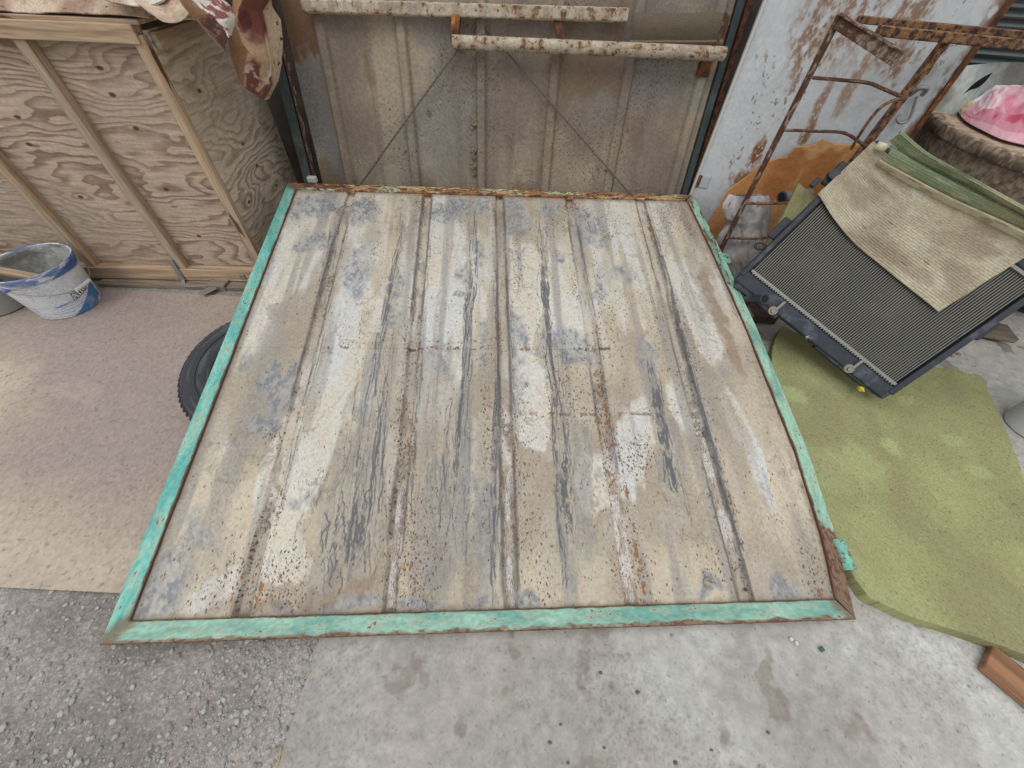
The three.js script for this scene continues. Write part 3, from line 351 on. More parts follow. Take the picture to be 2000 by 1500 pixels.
// ---------------------------------------------------------------- the gate panel lying in the middle
{
  const W = 2.25, L = 2.082, root = thing('framed_metal_gate', 'large weathered sheet metal gate panel in a turquoise painted frame lying tilted on the ground', 'gate panel'); setFrame(root, [-1.121,.059,-.079],[.997,-.008,-.077],[.023,.981,.192],[.074,-.193,.978]);
  const bow = (v) => { const q = [[0, 0], [.25, .045], [.55, .07], [1.135, .066], [1.6, .045], [2.015, .016], [L, 0]]; let i = 1; while (i < 6 && q[i][0] < v) i++; return mix(q[i - 1][1], q[i][1], clamp((v - q[i - 1][0]) / (q[i][0] - q[i - 1][0]))); };
  const GU = [[.36, .341], [.795, .752], [1.166, 1.147], [1.546, 1.538], [1.918, 1.942]]; // groove centre at the near and far edge
  const gx = (i, v) => mix(GU[i][0], GU[i][1], v / L);
  const N = 1024, kx = N / W, ky = N / L;
  const layer = (draw) => { const c = document.createElement('canvas'); c.width = c.height = N; const q = c.getContext('2d'); q.fillStyle = '#000'; q.fillRect(0, 0, N, N); draw(q); const D = q.getImageData(0, 0, N, N).data, A = new Float32Array(N * N); for (let i = 0; i < N * N; i++) A[i] = D[i * 4] / 255; return (x, y) => { const fx = clamp(x * kx, 0, N - 1.01), fy = clamp(y * ky, 0, N - 1.01), a = fx | 0, b = fy | 0, s = fx - a, t = fy - b, k = b * N + a; return mix(mix(A[k], A[k + 1], s), mix(A[k + N], A[k + N + 1], s), t); }; };
  const blob = (q, [x, y], w, h, a) => { q.save(); q.translate(x * kx, y * ky); q.scale(w * kx, h * ky); const g = q.createRadialGradient(0, 0, 0, 0, 0, 1); g.addColorStop(0, `rgba(255,255,255,${a})`); g.addColorStop(.55, `rgba(255,255,255,${a * .7})`); g.addColorStop(1, 'rgba(255,255,255,0)'); q.fillStyle = g; q.fillRect(-1, -1, 2, 2); q.restore(); };
  const wob = (q, pts, n, spread, w0, a) => { const f = curve(pts.map((p) => [p[0], p[1], 0])); for (let k = 0; k < n; k++) { const t0 = rr(0, .45) * (n > 1), t1 = t0 + rr(.4, 1) * (n > 1 ? .8 : 1.6), off = rr(-1, 1) * spread, s = rr(0, 99), m = 70; q.strokeStyle = `rgba(255,255,255,${a * rr(.5, 1)})`; q.lineCap = 'round'; let pv = null; for (let i = 0; i <= m; i++) { const t = mix(t0, Math.min(1, t1), i / m), p = f(t), x = (p[0] + off + .035 * (fbm(t * 9 + s, s, 3) - .5)) * kx, y = p[1] * ky; if (pv) { q.lineWidth = Math.min(2, w0 * .45) * (.3 + 1.1 * fbm(t * 14 + s, 5 + s, 2)); q.beginPath(); q.moveTo(...pv); q.lineTo(x, y); q.stroke(); } pv = [x, y]; } } };
  // blue grey oxide patches: place, half width, half depth, strength
  const BL = [[[.15,1.923], .13, .09, .8], [[.409,1.893], .1, .1, .9], [[.466,1.455], .06, .22, .75], [[.877,1.892], .16, .1, .95], [[1.063,1.941], .05, .12, .7], [[1.052,1.58], .03, .08, .9], [[.978,1.451], .04, .05, .7], [[.952,1.336], .022, .022, 1], [[.226,1.673], .09, .07, .8], [[.226,.934], .03, .03, 1], [[.305,.918], .025, .04, .9], [[.221,.861], .06, .08, .7], [[.287,.788], .08, .08, .9], [[.252,.642], .07, .06, .9], [[.099,.125], .1, .08, .9], [[.126,.229], .06, .08, .55], [[.595,.059], .2, .03, .9], [[.928,.06], .16, .03, .8], [[.202,.252], .05, .02, .5], [[.109,.919], .03, .1, .6], [[1.238,1.805], .07, .08, .85], [[1.425,1.935], .07, .07, .8], [[1.619,1.799], .1, .12, .9], [[1.446,1.571], .035, .04, .9], [[1.223,1.108], .05, .06, .7], [[1.449,1.016], .1, .1, .95], [[1.338,1.068], .05, .05, .9], [[1.762,1.458], .07, .09, .6], [[1.614,1.359], .05, .05, .5], [[2.068,.116], .06, .06, .8], [[1.206,.062], .05, .03, 1], [[1.814,.074], .06, .04, .7], [[1.777,.993], .05, .14, .6], [[2.086,1.251], .06, .12, .4], [[2.109,.995], .04, .1, .4], [[1.088,.327], .035, .22, .6], [[1.062,1.012], .03, .16, .6], [[.662,1.228], .05, .24, .7], [[.915,.961], .12, .1, .35], [[1.211,.913], .06, .25, .45], [[.479,.412], .07, .03, .5], [[1.006,.45], .05, .05, .7], [[1.216,1.969], .06, .06, .7], [[2.102,1.963], .05, .06, .4]];
  const blue = layer((q) => { for (const b of BL) blob(q, b[0], b[1] * 1.35, b[2] * 1.35, b[3]); for (let i = 0; i < 8; i++) blob(q, [rr(0, W), rr(0, L)], rr(.02, .06), rr(.03, .12), rr(.2, .5)); });
  const pale = layer((q) => { for (const b of [[[.869,1.353], .2, .5, .9], [[.872,.96], .17, .3, .9], [[.447,.728], .14, .4, .9], [[.397,.475], .14, .3, .8], [[1.248,1.36], .13, .35, .9], [[1.249,.817], .11, .3, 1], [[1.269,.62], .06, .12, .8], [[1.456,1.241], .1, .3, .7], [[.136,1.53], .18, .25, .8], [[.515,1.113], .14, .3, .7], [[.462,.215], .12, .13, .9], [[.276,.12], .1, .08, .9], [[2.035,1.345], .12, .2, .8], [[2.077,1.132], .1, .16, .8], [[1.492,.462], .1, .16, .9], [[1.596,.518], .1, .25, .9], [[1.681,.66], .12, .2, .7], [[2.071,.725], .07, .2, .7], [[2.104,.513], .05, .2, .6], [[.74,.526], .04, .2, .8], [[1.02,.581], .03, .12, 1], [[.094,1.108], .1, .2, .6], [[.162,.569], .06, .1, .5], [[1.859,.725], .06, .15, .6], [[.617,.863], .05, .2, .7]]) blob(q, ...b); });
  const drip = layer((q) => {
    wob(q, [[.642,1.986],[.645,1.725],[.643,1.477],[.641,1.257],[.636,1.088],[.64,.91],[.638,.749]], 12, .02, 5, .55); wob(q, [[.622,1.114],[.626,.91],[.627,.728],[.631,.527],[.628,.368],[.632,.21]], 18, .055, 3, .55); wob(q, [[.598,.437],[.606,.32],[.612,.211],[.616,.111]], 15, .06, 6, .42); wob(q, [[.647,.436],[.655,.302],[.665,.18]], 10, .03, 9, .5);
    wob(q, [[.995,2.024],[1.009,1.663],[1.009,1.356],[.999,1.234],[1,1.065],[.995,.816],[.987,.622],[.979,.45]], 16, .02, 4, .7); wob(q, [[.992,.864],[.982,.663],[.978,.486],[.978,.329],[.981,.188]], 22, .05, 2.6, .6); wob(q, [[.865,1.231],[.886,1.064],[.883,.816],[.89,.603],[.896,.415],[.922,.25],[.931,.117]], 12, .06, 1.7, .6);
    wob(q, [[1.364,1.954],[1.363,1.638],[1.36,1.363],[1.357,1.181],[1.359,.963],[1.367,.748]], 16, .016, 5, .7); wob(q, [[1.387,1.125],[1.377,.865],[1.37,.64],[1.366,.446],[1.362,.273],[1.362,.107]], 22, .035, 3, .6); wob(q, [[1.37,.559],[1.368,.409],[1.367,.273]], 12, .016, 6, .6);
    wob(q, [[1.789,1.019],[1.784,.865],[1.78,.725],[1.776,.596],[1.768,.459],[1.77,.403]], 22, .022, 5, .65); wob(q, [[1.776,.726],[1.769,.556],[1.767,.404],[1.757,.266]], 22, .06, 2.2, .5);
    wob(q, [[.285,1.928],[.313,1.713],[.33,1.501],[.335,1.311],[.345,1.111]], 12, .02, 3, .6); wob(q, [[.223,1.786],[.229,1.532],[.234,1.309],[.24,1.11]], 10, .09, 1.6, .5); wob(q, [[.665,1.115],[.683,.816],[.698,.565],[.708,.35],[.722,.165]], 14, .02, 3.4, .65); wob(q, [[.677,.644],[.687,.453],[.696,.286],[.706,.123]], 24, .07, 1.7, .6);
    wob(q, [[1.13,1.629],[1.132,1.177],[1.13,.817],[1.12,.522],[1.115,.262],[1.111,.071]], 14, .014, 5, .6); wob(q, [[1.069,.523],[1.067,.344],[1.062,.186]], 12, .05, 2, .5); wob(q, [[1.964,1.937],[1.974,1.582],[1.96,1.19],[1.949,.866],[1.943,.575],[1.94,.365],[1.938,.183],[1.946,.078]], 16, .012, 4.4, .7); wob(q, [[.841,.603],[.861,.416],[.878,.22]], 14, .06, 1.4, .5); wob(q, [[.404,.75],[.384,.529],[.389,.372]], 6, .05, 1.4, .5); wob(q, [[.167,.667],[.174,.531],[.154,.392]], 8, .05, 1.3, .5); wob(q, [[1.499,.372],[1.462,.24],[1.417,.149]], 6, .04, 1.6, .6); wob(q, [[.535,.565],[.508,.438],[.484,.321],[.474,.229]], 8, .02, 3, .4); wob(q, [[1.482,.683],[1.452,.519],[1.412,.408]], 10, .04, 1.4, .5);
    for (let i = 0; i < 5; i++) wob(q, [[gx(i, 0) + .04, .05, 0], [gx(i, 1) + .036, 1, 0], [gx(i, 2) + .036, L - .08, 0]], 10, .008, 2.6, .45);
  });
  const soft = layer((q) => { for (const [pts, w] of [[[[.642,1.986],[.643,1.477],[.636,1.088],[.64,.91],[.638,.749]], .016], [[[.622,1.114],[.627,.728],[.628,.368],[.632,.21]], .06], [[[.609,.454],[.609,.303],[.615,.153]], .07], [[[.997,1.938],[1.001,1.234],[.995,.816],[.985,.524]], .02], [[[.982,.863],[.974,.487],[.981,.188]], .05], [[[1.373,1.79],[1.357,1.181],[1.362,.817]], .018], [[[1.394,1.069],[1.366,.446],[1.362,.107]], .03], [[[1.789,.993],[1.78,.725],[1.767,.422]], .028], [[[1.786,.681],[1.771,.44]], .05], [[[.285,1.928],[.323,1.535],[.343,1.139]], .02], [[[.664,.959],[.695,.526],[.721,.194]], .022], [[[1.085,.726],[1.079,.43],[1.069,.157]], .05], [[[1.964,1.937],[1.96,1.19],[1.943,.575],[1.938,.183]], .014], [[[.903,.524],[.912,.347],[.93,.131]], .07], [[[1.442,.683],[1.43,.408],[1.424,.209]], .05], [[[.668,.526],[.674,.351],[.686,.195]], .05]]) { const f = curve(pts.map((p) => [p[0], p[1], 0])); for (let i = 0; i <= 60; i++) { const p = f(i / 60); blob(q, p, w, .07, .4 * (.5 + vn(i * .4, w * 99)) * Math.min(1, i / 8, (62 - i) / 10)); } } });
  const rusty = layer((q) => { for (const b of [[[1.657,1.882], .25, .1, .5], [[2.077,1.857], .16, .16, .75], [[2.18,1.759], .06, .06, .8], [[1.554,1.962], .06, .1, .8], [[1.726,1.783], .05, .06, .9], [[.288,1.908], .05, .06, .9], [[.428,1.934], .14, .09, .5], [[.831,1.931], .2, .1, .5], [[.724,1.926], .05, .1, .8], [[1.651,.557], .1, .12, .9], [[1.543,.619], .05, .3, .9], [[1.562,.817], .025, .15, 1], [[1.544,1.004], .02, .04, 1], [[1.22,.6], .06, .4, .45], [[1.417,.841], .12, .2, .45], [[.769,.584], .05, .4, .5], [[.84,.252], .1, .3, .45], [[.362,.131], .2, .12, .7], [[.473,.171], .1, .16, .6], [[.849,.162], .12, .15, .6], [[1.254,.197], .08, .2, .5], [[1.572,.175], .06, .2, .6], [[1.875,.153], .1, .1, .4], [[2.177,.116], .05, .2, .8], [[1.514,.132], .03, .14, .8], [[1.229,1.492], .03, .3, .5], [[1.623,1.244], .06, .5, .4], [[1.723,1.276], .06, .08, .5], [[.292,.606], .04, .05, .8], [[1.863,1.13], .05, .3, .4], [[1.943,.725], .05, .3, .35], [[1.972,1.19], .04, .3, .45], [[1.427,1.792], .1, .1, .4], [[.747,1.172], .03, .3, .6], [[1.085,.726], .03, .4, .5]]) blob(q, ...b);
    for (let i = 0; i < 5; i++) for (const s of [-.026, .028]) for (let k = 0; k < 14; k++) { const v = rr(.05, L - .05); blob(q, [gx(i, v) + s, v], .014, rr(.05, .14), rr(.3, .9)); } q.strokeStyle = 'rgba(255,255,255,.6)'; for (const [pts, w] of [[[[.444,1.039],[.676,1.03],[.975,1.027],[1.214,1.035],[1.559,1.038]], 8], [[[1.204,.714],[1.404,.708],[1.547,.714],[1.881,.73]], 3.5], [[[.523,1.918],[.525,1.474],[.541,.958]], 3], [[[1.342,1.953],[1.325,1.239],[1.332,.683]], 5]]) { q.lineWidth = w; q.beginPath(); pts.forEach((p, i) => i ? q.lineTo(p[0] * kx, p[1] * ky) : q.moveTo(p[0] * kx, p[1] * ky)); q.stroke(); } });
  const brown = layer((q) => { for (const b of [[[.673,.181], .12, .12, .9], [[.639,.111], .16, .08, .6], [[.912,.161], .1, .14, .5], [[.367,.065], .2, .03, .8], [[2.173,1.134], .05, .22, .9], [[2.172,1.38], .04, .2, .8], [[2.169,.969], .05, .15, .6], [[.086,.085], .05, .3, .4], [[2.171,1.779], .06, .25, .5], [[1.087,.523], .05, .3, .5], [[.663,.334], .09, .1, .5], [[1.056,.187], .1, .2, .4]]) blob(q, ...b); });
  const seam = (u, v) => { const a = mix(1.0, 1.005, u / W); return a; };
  const spots = (x, y, f, dens) => { const X = x * f, Y = y * f * .75, xi = Math.floor(X), yi = Math.floor(Y); let m = 0, hue = 0; for (let j = -1; j < 2; j++) for (let i = -1; i < 2; i++) { const h = PT[PT[(xi + i) & 255] + ((yi + j) & 255)], h2 = PT[h + 77], h3 = PT[h2 + 13]; if (h3 / 255 > dens) continue; const h4 = PT[h3 + 41], a = h4 * .11, dx = xi + i + h / 255 - X, dy = (yi + j + h2 / 255 - Y) * .75, c = Math.cos(a), q = Math.sin(a), d = Math.hypot(dx * c + dy * q, (dy * c - dx * q) * (1 + h4 / 255)), e = 1 - d / (.16 + .26 * h4 / 255); if (e > m) { m = e; hue = PT[h4 + 9] / 255; } } return [m, hue]; };
  const grv = (x, y) => { let d = 9; for (let i = 0; i < 5; i++) d = Math.min(d, Math.abs(x - gx(i, y))); return d; };
  const col = tex(1536, 1536, (u, v, o) => { const x = u * W, y = v * L, wx = x + .06 * (fbm(x * 7, y * 3, 3) - .5) + .02 * (fbm(x * 50, y * 30, 2) - .5), wy = y + .2 * (fbm(x * 7 + 40, y * 3, 3) - .5), g = grv(x, y);
    const st = fbm(x * 30, y * 1.8, 4), n = fbm(x * 4, y * 2.6, 5), f = fbm(x * 150, y * 130, 2), f2 = fbm(x * 40, y * 26, 4), f3 = fbm(x * 14, y * 7, 4);
    set(o, [180, 168, 148]); blend(o, [192, 181, 162], ss(.46, .66, n)); blend(o, [162, 150, 134], ss(.5, .32, n)); blend(o, [172, 164, 152], .6 * ss(.5, .66, f3));
    const ps = pale(wx, wy), pq = ps + .28 * ss(.55, 1.5, y) - .14 * ss(.7, .25, y) + .6 * (n - .5) + .6 * (st - .5) + .25 * (f3 - .5), pm = ss(.16, .42, pq); blend(o, [204, 200, 192], pm * .78); blend(o, [188, 195, 203], pm * .42 * ss(.42, .66, fbm(x * 5 + 20, y * 2, 4))); blend(o, [196, 186, 168], pm * .5 * ss(.5, .66, fbm(x * 11 + 50, y * 4, 4)));
    blend(o, [140, 136, 131], .6 * ss(.52, .7, fbm(x * 17 + 9, y * 1.1 + 4, 5))); blend(o, [150, 139, 126], .5 * ss(.54, .68, fbm(x * 6 + 91, y * 1.2 + 4, 4)));
    const bl = blue(wx, wy), bm = ss(.1, .75, bl + .5 * (f2 - .5) + .35 * (f3 - .5) + .3 * (st - .5)) * ss(.02, .1, bl); blend(o, [150, 153, 157], bm * .52); blend(o, [104, 109, 118], bm * ss(.42, .68, .5 * f2 + .5 * fbm(x * 90, y * 60, 3)) * .6);
    blend(o, [132, 113, 93], .6 * ss(.2, .8, brown(wx, wy) + .8 * (f2 - .5) + .4 * (st - .5)));
    const sf = soft(wx, y), dr = drip(x + .005 * (f2 - .5), y); const sq = sf + .55 * (st - .5) + .3 * (f2 - .5); blend(o, [154, 148, 141], .4 * ss(.06, .6, sq) * ss(.02, .1, sf)); blend(o, [116, 116, 118], .28 * ss(.48, .9, sq * .6 + .8 * (st - .5) + .5 * (fbm(x * 60, y * 3, 3) - .5) + .25) * ss(.15, .4, sf)); blend(o, [176, 166, 148], .6 * ss(.5, .62, fbm(x * 24 + 60, y * 3.5, 4)) * ss(.1, .4, sf)); blend(o, [82, 84, 90], .8 * ss(.1, .7, dr) * ss(.2, .5, f2));
    const cr = ridge(x * 11 + .6 * f2, y * 6, 4); blend(o, [128, 118, 107], .4 * ss(.96, .99, cr) * ss(.45, .6, fbm(x * 3 + 70, y * 2.2, 3)));
    const e = ss(.025, .017, g + .008 * (f2 - .5)); blend(o, [170, 158, 143], e * .4); blend(o, [124, 112, 102], e * ss(.52, .7, fbm(x * 40, y * 12 + 30, 4)) * .5); blend(o, [203, 199, 194], .8 * e * ss(.54, .64, fbm(x * 9 + 11, y * 4 + 3, 4)) * ss(1.3, .6, y));
    blend(o, [86, 84, 82], .7 * ss(.009, .001, Math.abs(g - .025) + .008 * (f2 - .4)) * ss(.38, .56, fbm(x * 4 + 5, y * 3, 3)));
    const rd = rusty(wx, wy), [sp, hue] = spots(x + .004 * f2, y, 88, clamp(.025 + rd * .8)); blend(o, [mix(62, 136, hue * hue), mix(52, 88, hue * hue), mix(48, 50, hue)], .85 * ss(0, .35, sp + .2 * (f - .5)) * (sp > 0 ? 1 : 0));
    const [s2, h2] = spots(x + 3, y + 5, 170, clamp(.05 + rd * .6)); blend(o, [mix(72, 116, h2), mix(62, 82, h2), 58], .8 * ss(0, .4, s2));
    blend(o, [134, 92, 58], .8 * ss(.7, .8, rd * .42 + .62 * fbm(x * 60, y * 44, 3)) * ss(.25, .55, rd));
    for (const [ya, xa, xb, k] of [[1.022, .42, 1.62, 1], [.714, 1.2, 1.9, .6]]) if (x > xa && x < xb) { const sd = Math.abs(y - ya - .006 * (f2 - .5)), q = ss(.5, .62, fbm(x * 80, y * 80, 2)) * ss(.42, .56, fbm(x * 14, ya * 9, 3)); blend(o, [84, 70, 60], k * .85 * q * ss(.012, .003, sd)); blend(o, [134, 94, 62], k * .6 * ss(.56, .66, fbm(x * 60 + 5, y * 60, 2)) * ss(.55, .65, fbm(x * 9 + 5, 3, 2)) * ss(.02, .004, sd)); }
    const ed = Math.min(x - .05, W + bow(y) - .05 - x, y - .05, L - .05 - y); blend(o, [122, 106, 90], .6 * ss(.03, .0, ed + .03 * (f2 - .4)));
    mul(o, .92 + .16 * f); });
  const bmp = grey(1024, 1024, (u, v) => { const x = u * W, y = v * L, n = fbm(x * 4, y * 2.6, 5), mud = ss(.48, .6, fbm(x * 3 + 70, y * 2.2, 3)), cr = ridge(x * 11, y * 6, 4); return .4 + .22 * mud * (fbm(x * 50, y * 26, 4) - .5) * 2 + .05 * fbm(x * 120, y * 120, 2) - .28 * ss(.94, .985, cr) * mud + .12 * ss(.1, .6, drip(x, y)) * (fbm(x * 60, y * 50, 2) - .3) + .12 * n; });
  const pm = std({ map: col, bumpMap: bmp, bumpScale: .006, roughness: .82 });
  const V1 = .057, V2 = L - .052, U1 = .046, U2 = W - .044, YS = 1.03;
  const hgt = (x, y) => { let h = -.0135; for (let i = 0; i < 5; i++) { const d = Math.abs(x - gx(i, y)); h = Math.min(h, mix(-.033, -.0135, ss(.015, .024, d))); if (i > 2 || i === 0) { const dr = ss(.022, .012, d) * (.45 + .55 * fbm(x * 40 + 9, y * 26, 3)) * ss(.44, .6, fbm(i * 7 + 3, y * 3.4, 3)); h = Math.max(h, h + .016 * dr); } } h += .004 * (fbm(x * 3, y * 2.4, 3) - .5) + .0016 * (fbm(x * 26, y * 14, 3) - .5); for (const s of [.56, .96, 1.35, 1.74]) h -= .002 * ss(.006, .001, Math.abs(x - s + .02 * (y / L))); return h; };
  const part = (va, vb, lift) => { const g = sheet((s, t) => { const y = mix(va, vb, t), x = mix(U1 - .006, U2 + .006 + bow(y), s); return [x, hgt(x, y) + lift, -y]; }, 460, 150, .002); const p = g.attributes.position, uv = g.attributes.uv; for (let i = 0; i < p.count; i++) uv.setXY(i, p.getX(i) / W, -p.getZ(i) / L); return g; };
  obj('metal_sheet', part(V1 - .004, YS, 0), pm, root).userData = { label: 'lower corrugated sheet' }; obj('metal_sheet', part(YS - .012, V2 + .004, .0014), pm, root).userData = { label: 'upper corrugated sheet' };
  // painted rails
  const railTex = (kind, sd) => tex(1024, 128, (u, v, o) => { const a = v * 1.7 - .35, x = u * 2.2, n = fbm(x * 7 + sd, a * 1.6 + sd, 4), f = fbm(x * 90 + sd, a * 8, 3), ed = Math.min(a, 1 - a), f2 = fbm(x * 26 + sd, a * 4 + sd, 3);
    if (kind === 'top') { set(o, [136, 94, 56]); blend(o, [172, 134, 92], ss(.5, .68, n)); blend(o, [92, 62, 44], ss(.48, .36, f2)); blend(o, [150, 186, 158], .85 * ss(.56, .64, fbm(x * 9 + 3, a * 2, 4)) * ss(.35, .55, f)); blend(o, [200, 182, 158], .6 * ss(.64, .72, f)); }
    else { set(o, kind === 'left' ? [104, 176, 165] : kind === 'right' ? [138, 180, 156] : [124, 164, 148]); blend(o, kind === 'left' ? [86, 162, 154] : [104, 152, 140], ss(.46, .66, n)); blend(o, [146, 188, 170], .6 * ss(.5, .34, n)); blend(o, [164, 168, 148], .5 * ss(.48, .68, f2));
      let c = ss(.1, -.02, ed + .22 * (f2 - .38) + .06 * (f - .5)); c = Math.max(c, .8 * ss(.7, .76, f * .6 + f2 * .4)); if (kind === 'right') c = Math.max(c, ss(.54, .62, f2 * .6 + n * .4) * ss(.5, .8, u), ss(.885, .9, 1 - u + .02 * f)); if (kind === 'bottom') c = Math.max(c, .9 * ss(.22, .05, a + .4 * (f2 - .5)));
      blend(o, [128, 98, 76], c); blend(o, [88, 58, 44], c * ss(.45, .6, f)); blend(o, [92, 62, 50], ss(0, -.06, ed)); }
    blend(o, [110, 92, 72], .8 * ss(.02, .006, Math.min(u, 1 - u) + .012 * (f2 - .5))); mul(o, .86 + .28 * f); }, true, THREE.ClampToEdgeWrapping);
  const rb = rep(grey(512, 64, (u, v) => fbm(u * 120, v * 14, 3)), 1, 1);
  const rail = (a, b, c, d, kind, sd) => { const P = [[0, -.042, -.34], [0, -.005, -.06], [.07, 0, .06], [.93, 0, .94], [1, -.005, 1.06], [1, -.042, 1.34]], ns = 110; 
    const pos = [], uv = [], id = []; for (let i = 0; i <= ns; i++) for (const [k, h, w] of P) { const t = i / ns, ox = mix(a[0], b[0], t), oy = mix(a[1], b[1], t), ix = mix(d[0], c[0], t), iy = mix(d[1], c[1], t), j = .0022 * (fbm(t * 60 + sd, k * 3 + sd, 3) - .5); pos.push(mix(ox, ix, k) + j + (kind === 'right' ? bow(mix(oy, iy, k)) : 0), h + j * .6, -(mix(oy, iy, k) + j)); uv.push(t, (w + .35) / 1.7); }
    const m = P.length; for (let i = 0; i < ns; i++) for (let k = 0; k < m; k++) { const q = i * m + k, r = i * m + (k + 1) % m; id.push(q, r, q + m, r, r + m, q + m); } for (const e of [0, ns]) for (let k = 1; k < m - 1; k++) id.push(e * m, e * m + (e ? k + 1 : k), e * m + (e ? k : k + 1));
    const g = new THREE.BufferGeometry(); g.setAttribute('position', new THREE.Float32BufferAttribute(pos, 3)); g.setAttribute('uv', new THREE.Float32BufferAttribute(uv, 2)); g.setIndex(id); return obj('frame_rail', toCreasedNormals(g, .5), std({ map: railTex(kind, sd), bumpMap: rb, bumpScale: .0015, roughness: .6 }), root); };
  const k1 = .056, k2 = .058, k3 = .048, k4 = .05;
  rail([0, L], [0, 0], [k1, k2], [k1, L - k3], 'left', 3).userData = { label: 'turquoise left rail' };
  rail([0, 0], [W, 0], [W - k4, k2], [k1, k2], 'bottom', 17).userData = { label: 'turquoise near rail' };
  rail([W, 0], [W, L], [W - k4, L - k3], [W - k4, k2], 'right', 31).userData = { label: 'pale green right rail with rusty near end' };
  rail([W, L], [0, L], [k1, L - k3], [W - k4, L - k3], 'top', 47).userData = { label: 'rusty far rail' };
  const hm = std({ map: rep(tex(256, 256, (u, v, o) => { const n = fbm(u * 8, v * 8, 4), f = fbm(u * 30, v * 30, 3); set(o, [118, 182, 164]); blend(o, [96, 160, 148], ss(.48, .66, n)); blend(o, [112, 82, 62], ss(.56, .64, f * .6 + n * .4)); mul(o, .86 + .28 * f); }), 6, 6), roughness: .6 });
  const [ax, ay] = [2.301,-1.581]; const hp = obj('hinge', bar(.05, .012, .07, ax - .004, -.006, ay, 'z', .004), hm, root); obj('hinge_hole', new THREE.CylinderGeometry(.005, .005, .002, 12).translate(ax + .008, .0012, ay), M.black, hp);
  const [cx, cy] = [2.279,-.188]; obj('hinge', [rod([[cx + .016, -.006, cy - .048], [cx + .016, -.006, cy + .048]], .021, 10, 18), bar(.03, .012, .07, cx - .01, -.02, cy, 'z', .003)], hm, root);
  const [wx, wy] = [1.807,-.113]; const ring = new THREE.TorusGeometry(.014, .004, 8, 24, 5); ring.rotateX(-Math.PI / 2); ring.translate(wx, -.009, wy); obj('welded_ring', metreUV(ring), M.mud, root);
  const [ox, oy] = [1.925,-.092]; obj('bolt_hole', new THREE.CylinderGeometry(.006, .006, .002, 14).translate(ox, -.0105, oy), M.black, root);
  // crumbling mortar left in the grooves
  const cl = []; for (const [i, a, b, n] of [[0, .3, .75, 60], [0, 1.2, 1.45, 26], [1, .3, .6, 34], [1, .05, .2, 14], [3, .4, .95, 70], [3, .06, .3, 34], [4, .25, .85, 70], [2, .06, .7, 26]]) for (let k = 0; k < n; k++) { const v = rr(a, b), q = lump(rr(.003, .0085), 1, .6, 1.2, .5, 1); q.translate(gx(i, v) + rr(-.014, .014), -.029, -v); cl.push(q); }
  obj('mortar_crumbs', cl, M.mud, root).userData = { kind: 'stuff' };
  const strip = (i, a, b, w) => sheet((s, t) => { const v = mix(a, b, t), k = Math.sin(s * Math.PI), e = Math.min(1, Math.sin(t * Math.PI) * 5); return [gx(i, v) + (s - .5) * w * (.8 + .4 * fbm(v * 12, i, 2)), -.032 + .016 * k * e * (.6 + .6 * fbm(s * 4 + i, v * 30, 3)), -v]; }, 10, 120, .003, .05, b - a);
  const pw = std({ map: rep(tex(512, 512, (u, v, o) => { set(o, [196, 190, 184]); blend(o, [168, 154, 142], ss(.45, .65, fbm(u * 5, v * 5, 4))); blend(o, [96, 86, 80], .8 * ss(.93, .97, ridge(u * 9, v * 9, 3))); mul(o, .85 + .3 * fbm(u * 50, v * 50, 2)); }), 12, 5), bumpMap: rep(grey(256, 256, (u, v) => fbm(u * 12, v * 12, 4)), 12, 5), bumpScale: .004, roughness: 1 });
  obj('mortar_strip', strip(4, .2, .62, .04), pw, root); obj('mortar_strip', strip(3, .06, .42, .042), pw, root); obj('mortar_strip', strip(2, .06, .5, .03), pw, root); obj('mortar_strip', strip(1, .06, .45, .026), pw, root);
}

// ---------------------------------------------------------------- green foam
const foamTex = tex(1024, 1024, (u, v, o) => { const x = u * 1.4, y = v * 1.4, n = fbm(x * 3, y * 3, 5); set(o, [146, 146, 102]); blend(o, [154, 156, 110], ss(.46, .7, n)); blend(o, [140, 136, 98], ss(.52, .3, n)); 
  for (const [a, b, w, h, k] of [[.52, .62, .05, .05, .8], [.12, .72, .07, .05, .7], [.36, .5, .14, .1, .5], [.2, .42, .16, .1, .4], [.62, .9, .05, .03, .5], [.78, .72, .06, .03, .5], [.84, .6, .06, .03, .5]]) { const d = Math.hypot((u - a) / w, (v - b) / h); blend(o, [166, 174, 122], k * ss(1.1, .5, d + .5 * (fbm(x * 16, y * 16, 2) - .5))); }
  blend(o, [98, 94, 66], .6 * ss(.74, .82, fbm(x * 120, y * 120, 2))); mul(o, .9 + .2 * fbm(x * 160, y * 160, 2)); });
const foamM = std({ map: foamTex, bumpMap: grey(1024, 1024, (u, v) => .8 * fbm(u * 200, v * 200, 3) + .2 * fbm(u * 10, v * 10, 3)), bumpScale: .002, roughness: 1 });
